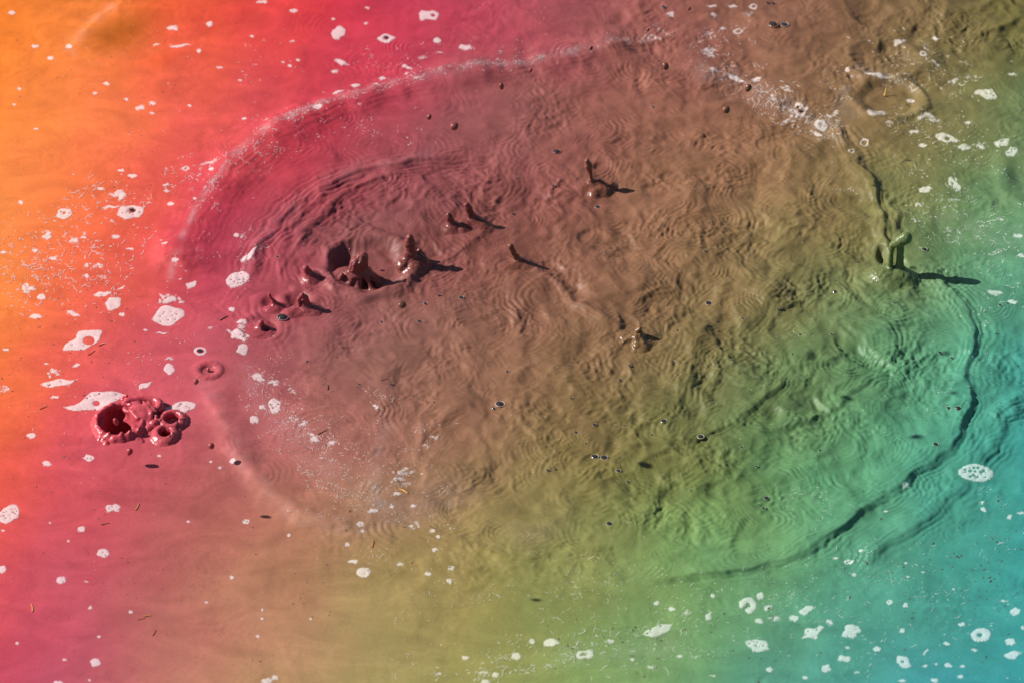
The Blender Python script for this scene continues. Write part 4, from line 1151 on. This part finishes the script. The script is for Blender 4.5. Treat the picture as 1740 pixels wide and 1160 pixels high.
# ------------------------------------------------------------------ drops of mud in the air, with the shadows they throw
SUN_K = 1 / math.tan(SUN_EL)
GROUP_D = 'drops of mud flying above the pool'
for k, (u, v, w, hgt, run, lab) in enumerate([
    (220, 767, 11, 15, 34, 'mud drop just in front of the burst bubble, over its shadow'), (359, 757, 11, 12, 45, 'mud drop over the pink mud near two white foam dots'), (333, 648, 9, 12, 519, 'mud drop hanging by the faint mud ring'),
    (197, 716, 8, 15, 233, 'slim mud drop seen against the black hole of the burst bubble'), (683, 518, 15, 12, 397, 'flying brown mud drop in front of the crater splash'), (772, 215, 15, 14, 760, 'largest dark mud drop over dusky red mud beyond the crater'),
    (729, 199, 9, 11, 700, 'small pale mud drop next to the largest dark drop'), (852, 147, 9, 13, 760, 'small mud drop below the foamy crest on rosy brown mud'), (901, 120, 6, 10, 700, 'tiny mud drop touching the rosy wave crest'),
    (1234, 187, 13, 14, 620, 'nearest of three dark mud drops over far brown mud'), (1271, 150, 12, 15, 600, 'middle one of three dark mud drops by the foam streaks'), (1131, 113, 11, 15, 700, 'dark mud drop with a thin tail of specks, farthest of three'),
    (1004, 82, 6, 9, 560, 'tiny reddish mud drop over far mauve mud'), (1171, 15, 6, 6, 400, 'tiny mud drop near the far edge over brown mud'), (1101, 51, 5, 7, 420, 'pinhead mud drop over far brown mud'), (595, 424, 5, 5, 40, 'tiny pink bead flying over the dark side of the crater')]):
    h = run * PX / (SUN_K * math.cos(SUN_SIDE))
    x, y = ground(u, v, h + 0.0)
    sc_ = ((y - CAM[1]) * FWD[1] + (h - CAM[2]) * FWD[2]) / DIST
    prof = [(math.sin(t) * (1 - .12 * math.cos(t)), -math.cos(t)) for t in np.linspace(0.02, math.pi - .02, 13)]
    V, Q4 = revolve(prof, 20)
    V = np.array(V)
    V *= np.array([w, w * 1.0, hgt]) / 2 * PX * sc_
    V += 0.0006 * np.stack([noise2(V[:, 2] * 160 + k, V[:, 0] * 160, 71), noise2(V[:, 0] * 160, V[:, 2] * 160 + k, 72), 0 * V[:, 0]], -1)
    ca, sa = math.cos(.25), math.sin(.25)
    V = np.stack([V[:, 0] * ca - V[:, 2] * sa * (1 if k % 2 else -1), V[:, 1], V[:, 2] * ca + V[:, 0] * sa * (1 if k % 2 else -1)], -1)
    gx, gy = ground(u, v)
    c = tint_uv(np.array([float(u)]), np.array([float(v)]))[0] * 0.75
    me = mesh_np('mud_drop', V, quads=Q4, tint=np.tile(c, (len(V), 1)), mat=M_SPLASH)
    link('mud_drop', me, loc=(x, y, h), category='mud drop', group=GROUP_D, label=lab)


# ------------------------------------------------------------------ straws and twigs
def stick(name, lab, u, v, length, ang, r, mat, lift=0.0, cat='straw'):
    x, y = ground(u, v)
    x2, y2 = ground(u + length * math.cos(math.radians(ang)), v - length * math.sin(math.radians(ang)))
    n, m = 8, 6
    V, Q4 = [], []
    for i in range(n):
        t = i / (n - 1)
        bend = 0.06 * math.hypot(x2 - x, y2 - y) * math.sin(math.pi * t)
        px_, py_ = x + (x2 - x) * t + bend, y + (y2 - y) * t + bend
        pz = float(height(px_, py_)) + r * .5 + lift * t
        rad = r * (1 - .35 * t)
        dx, dy = x2 - x, y2 - y
        L = math.hypot(dx, dy); nx_, ny_ = -dy / L, dx / L
        for j in range(m):
            a = 2 * math.pi * j / m
            V.append((px_ + nx_ * rad * math.cos(a) - x, py_ + ny_ * rad * math.cos(a) - y, pz + rad * math.sin(a)))
    for i in range(n - 1):
        for j in range(m):
            Q4.append((i * m + j, i * m + (j + 1) % m, (i + 1) * m + (j + 1) % m, (i + 1) * m + j))
    V = np.array(V)
    z0 = V[:, 2].min(); V[:, 2] -= z0
    me = mesh_np(name, V, quads=Q4, mat=mat)
    return link(name, me, loc=(x, y, z0), category=cat, label=lab, group='bits of straw and twig on the mud')


stick('straw', 'bright yellow straw on khaki mud beside a foam streak', 678, 831, 16, -25, .0016, M_STRAW)
stick('straw', 'orange straw lying upright on rosy mud', 230, 866, 13, 62, .0011, M_STRAW)
stick('straw', 'short golden straw on plum mud', 55, 1038, 13, 100, .0011, M_STRAW)
stick('straw', 'tan straw with a forked look on dusky mud', 244, 1048, 13, 10, .0014, M_STRAW)
stick('straw', 'brown straw crossing the tan one on dusky mud', 235, 1053, 12, 10, .0010, M_RUST)
stick('straw', 'rust-red straw on rosy tan mud', 259, 1080, 11, 60, .0010, M_RUST)
stick('straw', 'brown bent straw on tan mud in front of the foam dots', 632, 930, 13, 80, .0010, M_RUST)
stick('straw', 'upright golden straw standing in the ripple dish', 1503, 160, 5, 60, .0022, M_STRAW, lift=.014)
stick('twig', 'dark twig in front of the kite-shaped foam', 150, 603, 14, 32, 0.00084, M_SPECK, cat='twig')
stick('twig', 'dark twig at the tip of the kite-shaped foam', 168, 588, 13, 24, 0.00084, M_SPECK, cat='twig')
stick('twig', 'thin dark twig in front of the tear-shaped foam', 68, 695, 14, 24, 0.00070, M_SPECK, cat='twig')
stick('twig', 'black twig stub on rosy brown mud', 557, 662, 9, 95, 0.00119, M_SPECK, cat='twig')
stick('twig', 'red twig on pink mud near the oval foam', 172, 891, 14, 12, .0012, M_RUST, cat='twig')
stick('twig', 'dark twig among the lace of foam', 541, 737, 16, 25, 0.00091, M_SPECK, cat='twig')
stick('twig', 'thin twig on brown mud between bubbles', 648, 646, 13, 15, 0.00056, M_SPECK, cat='twig')
stick('twig', 'dark sliver before the lower end of the dark folds', 1467, 952, 9, -45, 0.00126, M_SPECK, cat='twig')
stick('twig', 'grey-blue splinter near the pitted foam by the mound', 374, 545, 15, 30, 0.00126, M_SPECK, cat='twig')


# ------------------------------------------------------------------ foam flecks and dark specks nobody could count
def scatter(blobs):
    out = []
    for (u, v, ru, rv, ang, n, s0, s1, lw) in blobs:
        ca, sa = math.cos(math.radians(ang)), math.sin(math.radians(ang))
        n = int(n * .78)
        nc = max(3, n // 9)
        cl = rng.normal(size=(nc, 2)) * .62
        for _ in range(n):
            c = cl[rng.integers(nc)]
            a, b = c + rng.normal(size=2) * .13 if rng.random() < .75 else rng.normal(size=2) * .6
            du, dv = a * ru, b * rv
            out.append((u + du * ca - dv * sa, v - du * sa - dv * ca, s0 * .85 + (s1 * .95 - s0 * .85) * rng.random() ** 2.8, .6 + (lw - .6) * .9 * rng.uniform(.3, 1.5), ang))
    return out


FL = scatter([
    (110, 420, 130, 60, 10, 420, .7, 3.0, 2.4), (180, 350, 110, 50, 5, 200, .7, 2.8, 2.4), (150, 480, 130, 70, 20, 320, .6, 2.6, 2.4), (60, 440, 60, 30, 5, 120, .8, 3, 2), (330, 290, 60, 20, 15, 140, .6, 2.4, 2.2), (350, 400, 60, 70, 30, 90, .6, 2.0, 2.0),
    (250, 620, 100, 60, 15, 120, .5, 1.8, 2.0), (100, 700, 100, 40, 5, 60, .5, 1.8, 2.0), (430, 250, 46, 20, 40, 150, .6, 2.4, 1.8), (360, 320, 30, 14, 50, 90, .6, 2.4, 1.8), (520, 195, 60, 10, 20, 150, .6, 2.2, 2.0), (640, 160, 90, 10, 15, 150, .6, 2.2, 2.0), (800, 122, 90, 8, 8, 110, .6, 2.0, 2.2), (560, 230, 90, 30, 10, 150, .6, 1.8, 1.6), (460, 270, 50, 26, 30, 110, .6, 1.8, 1.6), (690, 225, 50, 20, 0, 50, .6, 1.8, 1.6),
    (700, 100, 130, 30, 0, 120, .6, 2.0, 2.2), (500, 90, 120, 60, 0, 90, .6, 1.8, 1.6), (200, 120, 160, 90, 0, 60, .6, 1.8, 1.4), (870, 60, 80, 50, 0, 90, .5, 1.6, 1.8), (420, 200, 60, 40, 20, 40, .5, 1.6, 1.6), (420, 420, 26, 60, 20, 90, .5, 1.6, 1.6), (460, 460, 50, 60, 0, 60, .5, 1.3, 1.3),
    (440, 650, 24, 46, -30, 260, .5, 1.9, 1.5), (480, 700, 40, 40, -20, 260, .5, 1.9, 1.6), (540, 745, 60, 36, -20, 380, .5, 2.0, 1.7), (600, 800, 70, 40, -20, 300, .5, 1.8, 1.7), (640, 690, 24, 30, -50, 120, .5, 1.8, 1.6), (560, 830, 70, 24, -15, 180, .5, 1.8, 1.9), (690, 810, 50, 24, 20, 200, .5, 1.8, 1.9), (720, 745, 50, 26, 20, 120, .5, 1.8, 1.6), (760, 830, 60, 26, 0, 90, .5, 1.6, 1.7), (660, 880, 90, 16, -5, 110, .5, 1.8, 2.0),
    (700, 930, 100, 40, 0, 120, .5, 1.7, 1.7), (760, 1010, 90, 40, 0, 90, .6, 1.8, 2.0), (1000, 1000, 220, 60, 3, 420, .5, 1.5, 3.4), (1000, 1100, 190, 36, 2, 420, .6, 2.6, 3.0), (850, 1140, 120, 20, 5, 160, .6, 2.6, 2.4), (1200, 1030, 130, 60, 10, 260, .5, 2.0, 2.4), (1370, 1040, 130, 60, 5, 240, .6, 2.2, 2.2), (1550, 1060, 160, 80, 0, 240, .6, 2.2, 2.2), (1600, 960, 130, 50, 5, 170, .5, 1.8, 2.8), (1690, 900, 60, 50, 0, 80, .5, 1.8, 2.4), (1420, 950, 80, 30, 10, 110, .5, 1.8, 2.2),
    (1380, 850, 60, 50, -10, 130, .5, 1.3, 3.2), (1600, 670, 90, 80, 0, 150, .5, 1.1, 2.6), (1690, 500, 60, 70, 0, 190, .6, 2.2, 2.2), (1680, 400, 80, 50, 0, 330, .6, 2.4, 2.4), (1600, 350, 80, 50, 0, 230, .6, 2.2, 2.6), (1640, 250, 100, 60, 0, 220, .6, 2.0, 2.0), (1560, 220, 70, 40, 0, 160, .6, 2.2, 2.0), (1600, 130, 90, 40, -10, 230, .6, 2.4, 2.2), (1500, 130, 60, 16, -8, 60, .6, 2.2, 2.2),
    (1300, 160, 60, 30, -30, 230, .6, 2.4, 2.2), (1370, 200, 60, 24, -20, 220, .6, 2.4, 2.0), (1210, 70, 60, 40, 10, 200, .6, 2.2, 2.2), (1110, 60, 70, 14, 12, 130, .5, 1.8, 2.4), (1420, 150, 60, 50, 0, 90, .6, 2.0, 1.8), (1560, 70, 60, 30, -25, 80, .6, 2.0, 2.0), (1400, 240, 60, 20, -20, 90, .5, 1.8, 2.2), (1430, 325, 60, 8, -5, 60, .5, 1.5, 2.5),
    (1350, 570, 60, 20, 0, 60, .5, 1.2, 1.3), (1000, 650, 350, 220, 0, 330, .4, .9, 1.6), (1300, 700, 250, 160, 0, 220, .4, .9, 2.4), (800, 520, 300, 120, 0, 170, .4, .8, 1.4), (1150, 380, 250, 120, 0, 120, .4, .8, 1.4), (250, 950, 230, 150, 0, 80, .5, 1.2, 1.2), (1560, 500, 110, 60, 0, 60, .4, 1.0, 1.5), (560, 330, 140, 60, 25, 110, .4, .9, 1.2), (1700, 1060, 60, 60, 0, 40, .6, 2, 2),
])

def along(pts, n, spread, s0, s1, lw):
    P = np.array(pts, float)
    seg = np.hypot(*(P[1:] - P[:-1]).T); cum = np.concatenate([[0], np.cumsum(seg)])
    for _ in range(n):
        t = rng.random() * cum[-1]
        k = min(len(seg) - 1, int(np.searchsorted(cum, t) - 1)); k = max(k, 0)
        f = (t - cum[k]) / seg[k]
        p = P[k] * (1 - f) + P[k + 1] * f
        d = P[k + 1] - P[k]
        clump = .35 + .65 * (math.sin(t * .06) * math.sin(t * .023 + 1) + 1) / 2
        if rng.random() > clump:
            continue
        FL.append((p[0] + rng.normal() * spread, p[1] + rng.normal() * spread * .7, s0 + (s1 - s0) * rng.random() ** 2.5, lw * rng.uniform(.6, 1.5), math.degrees(math.atan2(-d[1], d[0]))))


CREST = [(292, 455), (312, 400), (352, 325), (402, 268), (460, 218), (540, 183), (640, 153), (760, 126), (900, 108), (1010, 84)]
along(CREST[2:], 230, 7, .5, 1.6, 2.4)
along(CREST, 200, 15, .5, 1.4, 1.8)
along([(410, 455), (440, 425), (470, 400)], 60, 5, .5, 1.6, 2.4)
along([(500, 790), (540, 815), (580, 835), (640, 870)], 130, 6, .5, 1.6, 2.6)
along([(430, 640), (470, 690), (500, 720), (560, 760)], 220, 8, .5, 1.6, 1.6)
along([(1195, 118), (1250, 132), (1300, 165), (1360, 190), (1420, 225)], 260, 9, .5, 1.8, 2.4)
along([(480, 870), (540, 880), (610, 888)], 60, 4, .5, 1.0, 3.2)
V, T, CT = [], [], []
for (u, v, s, lw, ang) in FL:
    if not (-40 < u < 1780 and -40 < v < 1200):
        continue
    x, y = ground(u, v)
    th = math.radians(ang + rng.normal() * 30)
    b = len(V)
    if lw > 1.5 and rng.random() < .6:                     # a crooked thread
        n = 5
        cu_, cv_ = u, v
        step = s * lw * .62
        hd = th
        su, sv = [], []
        for i in range(n):
            wdt = (.24 + .18 * s) * (.35 + math.sin(math.pi * (i + .5) / n)) * rng.uniform(.5, 1.2)
            su += [cu_ - math.sin(hd) * wdt, cu_ + math.sin(hd) * wdt]; sv += [cv_ - math.cos(hd) * wdt, cv_ + math.cos(hd) * wdt]
            hd += rng.normal() * .55
            cu_ += math.cos(hd) * step; cv_ -= math.sin(hd) * step
        gx, gy = ground(np.array(su), np.array(sv))
        gz = height(gx, gy)
        for i in range(2 * n):
            V.append((gx[i], gy[i], gz[i] + .0007))
        for i in range(n - 1):
            T.append((b + 2 * i, b + 2 * i + 2, b + 2 * i + 1)); T.append((b + 2 * i + 1, b + 2 * i + 2, b + 2 * i + 3))
        continue
    n = 6
    s *= .85; lw = min(lw, 1.7)
    ring_ = []
    for i in range(n):
        a = 2 * math.pi * i / n
        r_ = rng.uniform(.6, 1.35)
        pa = math.cos(a) * s * lw * r_; pb = math.sin(a) * s * .7 * r_
        ring_.append((u + pa * math.cos(th) - pb * math.sin(th), v - pa * math.sin(th) - pb * math.cos(th)))
    ru = np.array([p[0] for p in ring_]); rv = np.array([p[1] for p in ring_])
    gx, gy = ground(ru, rv)
    gz = height(gx, gy)
    for i in range(n):
        V.append((gx[i], gy[i], gz[i] + .0001))
    V.append((x, y, float(height(x, y)) + .0005 + .0002 * s))
    for i in range(n):
        T.append((b + i, b + n, b + (i + 1) % n))
V = np.array(V)
link('foam_flecks', mesh_np('foam_flecks', V, tris=T, tint=foam_tint(V[:, 0], V[:, 1], .70, .5), mat=M_FLECK), kind='stuff', label='countless white foam flecks and lacy streaks scattered over the mud', category='foam flecks')

SP = scatter([(120, 620, 130, 200, 0, 140, .7, 2.0, 1.8), (260, 300, 260, 240, 0, 110, .6, 1.7, 1.3), (560, 700, 120, 100, 0, 120, .6, 1.7, 1.6), (1600, 980, 160, 140, 0, 130, .7, 2.2, 1.6), (150, 480, 160, 120, 0, 150, .7, 1.9, 1.5), (200, 750, 180, 120, 0, 90, .7, 1.7, 1.5), (200, 1000, 220, 120, 0, 90, .7, 2.0, 1.3), (200, 130, 200, 100, 0, 40, .8, 2.2, 1.2), (550, 740, 120, 70, 0, 110, .6, 1.8, 1.5), (500, 960, 150, 90, 0, 60, .7, 1.9, 1.4),
              (650, 880, 120, 60, 0, 60, .7, 1.8, 1.5), (1050, 1090, 160, 50, 0, 110, .8, 2.6, 1.4), (1400, 1050, 180, 80, 0, 90, .8, 2.4, 1.5), (1640, 1000, 120, 110, 0, 120, .8, 2.4, 1.5), (1650, 500, 110, 150, 0, 70, .7, 1.9, 1.5), (1650, 220, 110, 100, 0, 50, .7, 1.9, 1.5), (600, 80, 200, 70, 0, 40, .8, 1.8, 1.4), (1000, 650, 420, 260, 0, 150, .5, 1.2, 1.2), (400, 560, 80, 90, 0, 60, .6, 1.7, 1.5), (1700, 900, 50, 60, 0, 30, .9, 2.4, 1.4)])
V, T = [], []
for (u, v, s, lw, ang) in SP:
    if not (-40 < u < 1780 and -40 < v < 1200):
        continue
    x, y = ground(u, v)
    x = float(x); y = float(y)
    z = float(height(x, y))
    th = rng.uniform(0, math.pi)
    b = len(V)
    L, Wd = 1.35 * s * lw * PX, s * .9 * PX
    for i in range(6):
        a = 2 * math.pi * i / 6
        r_ = rng.uniform(.7, 1.2)
        pa, pb = math.cos(a) * L * r_, math.sin(a) * Wd * r_
        V.append((x + pa * math.cos(th) - pb * math.sin(th), y + pa * math.sin(th) + pb * math.cos(th), z - .0003))
    V.append((x, y, z + .5 * Wd + .0004))
    for i in range(6):
        T.append((b + i, b + (i + 1) % 6, b + 6))
link('litter_specks', mesh_np('litter_specks', V, tris=T, mat=M_SPECK), kind='stuff', label='countless dark specks of litter scattered over the mud', category='litter specks')

finish_labels()
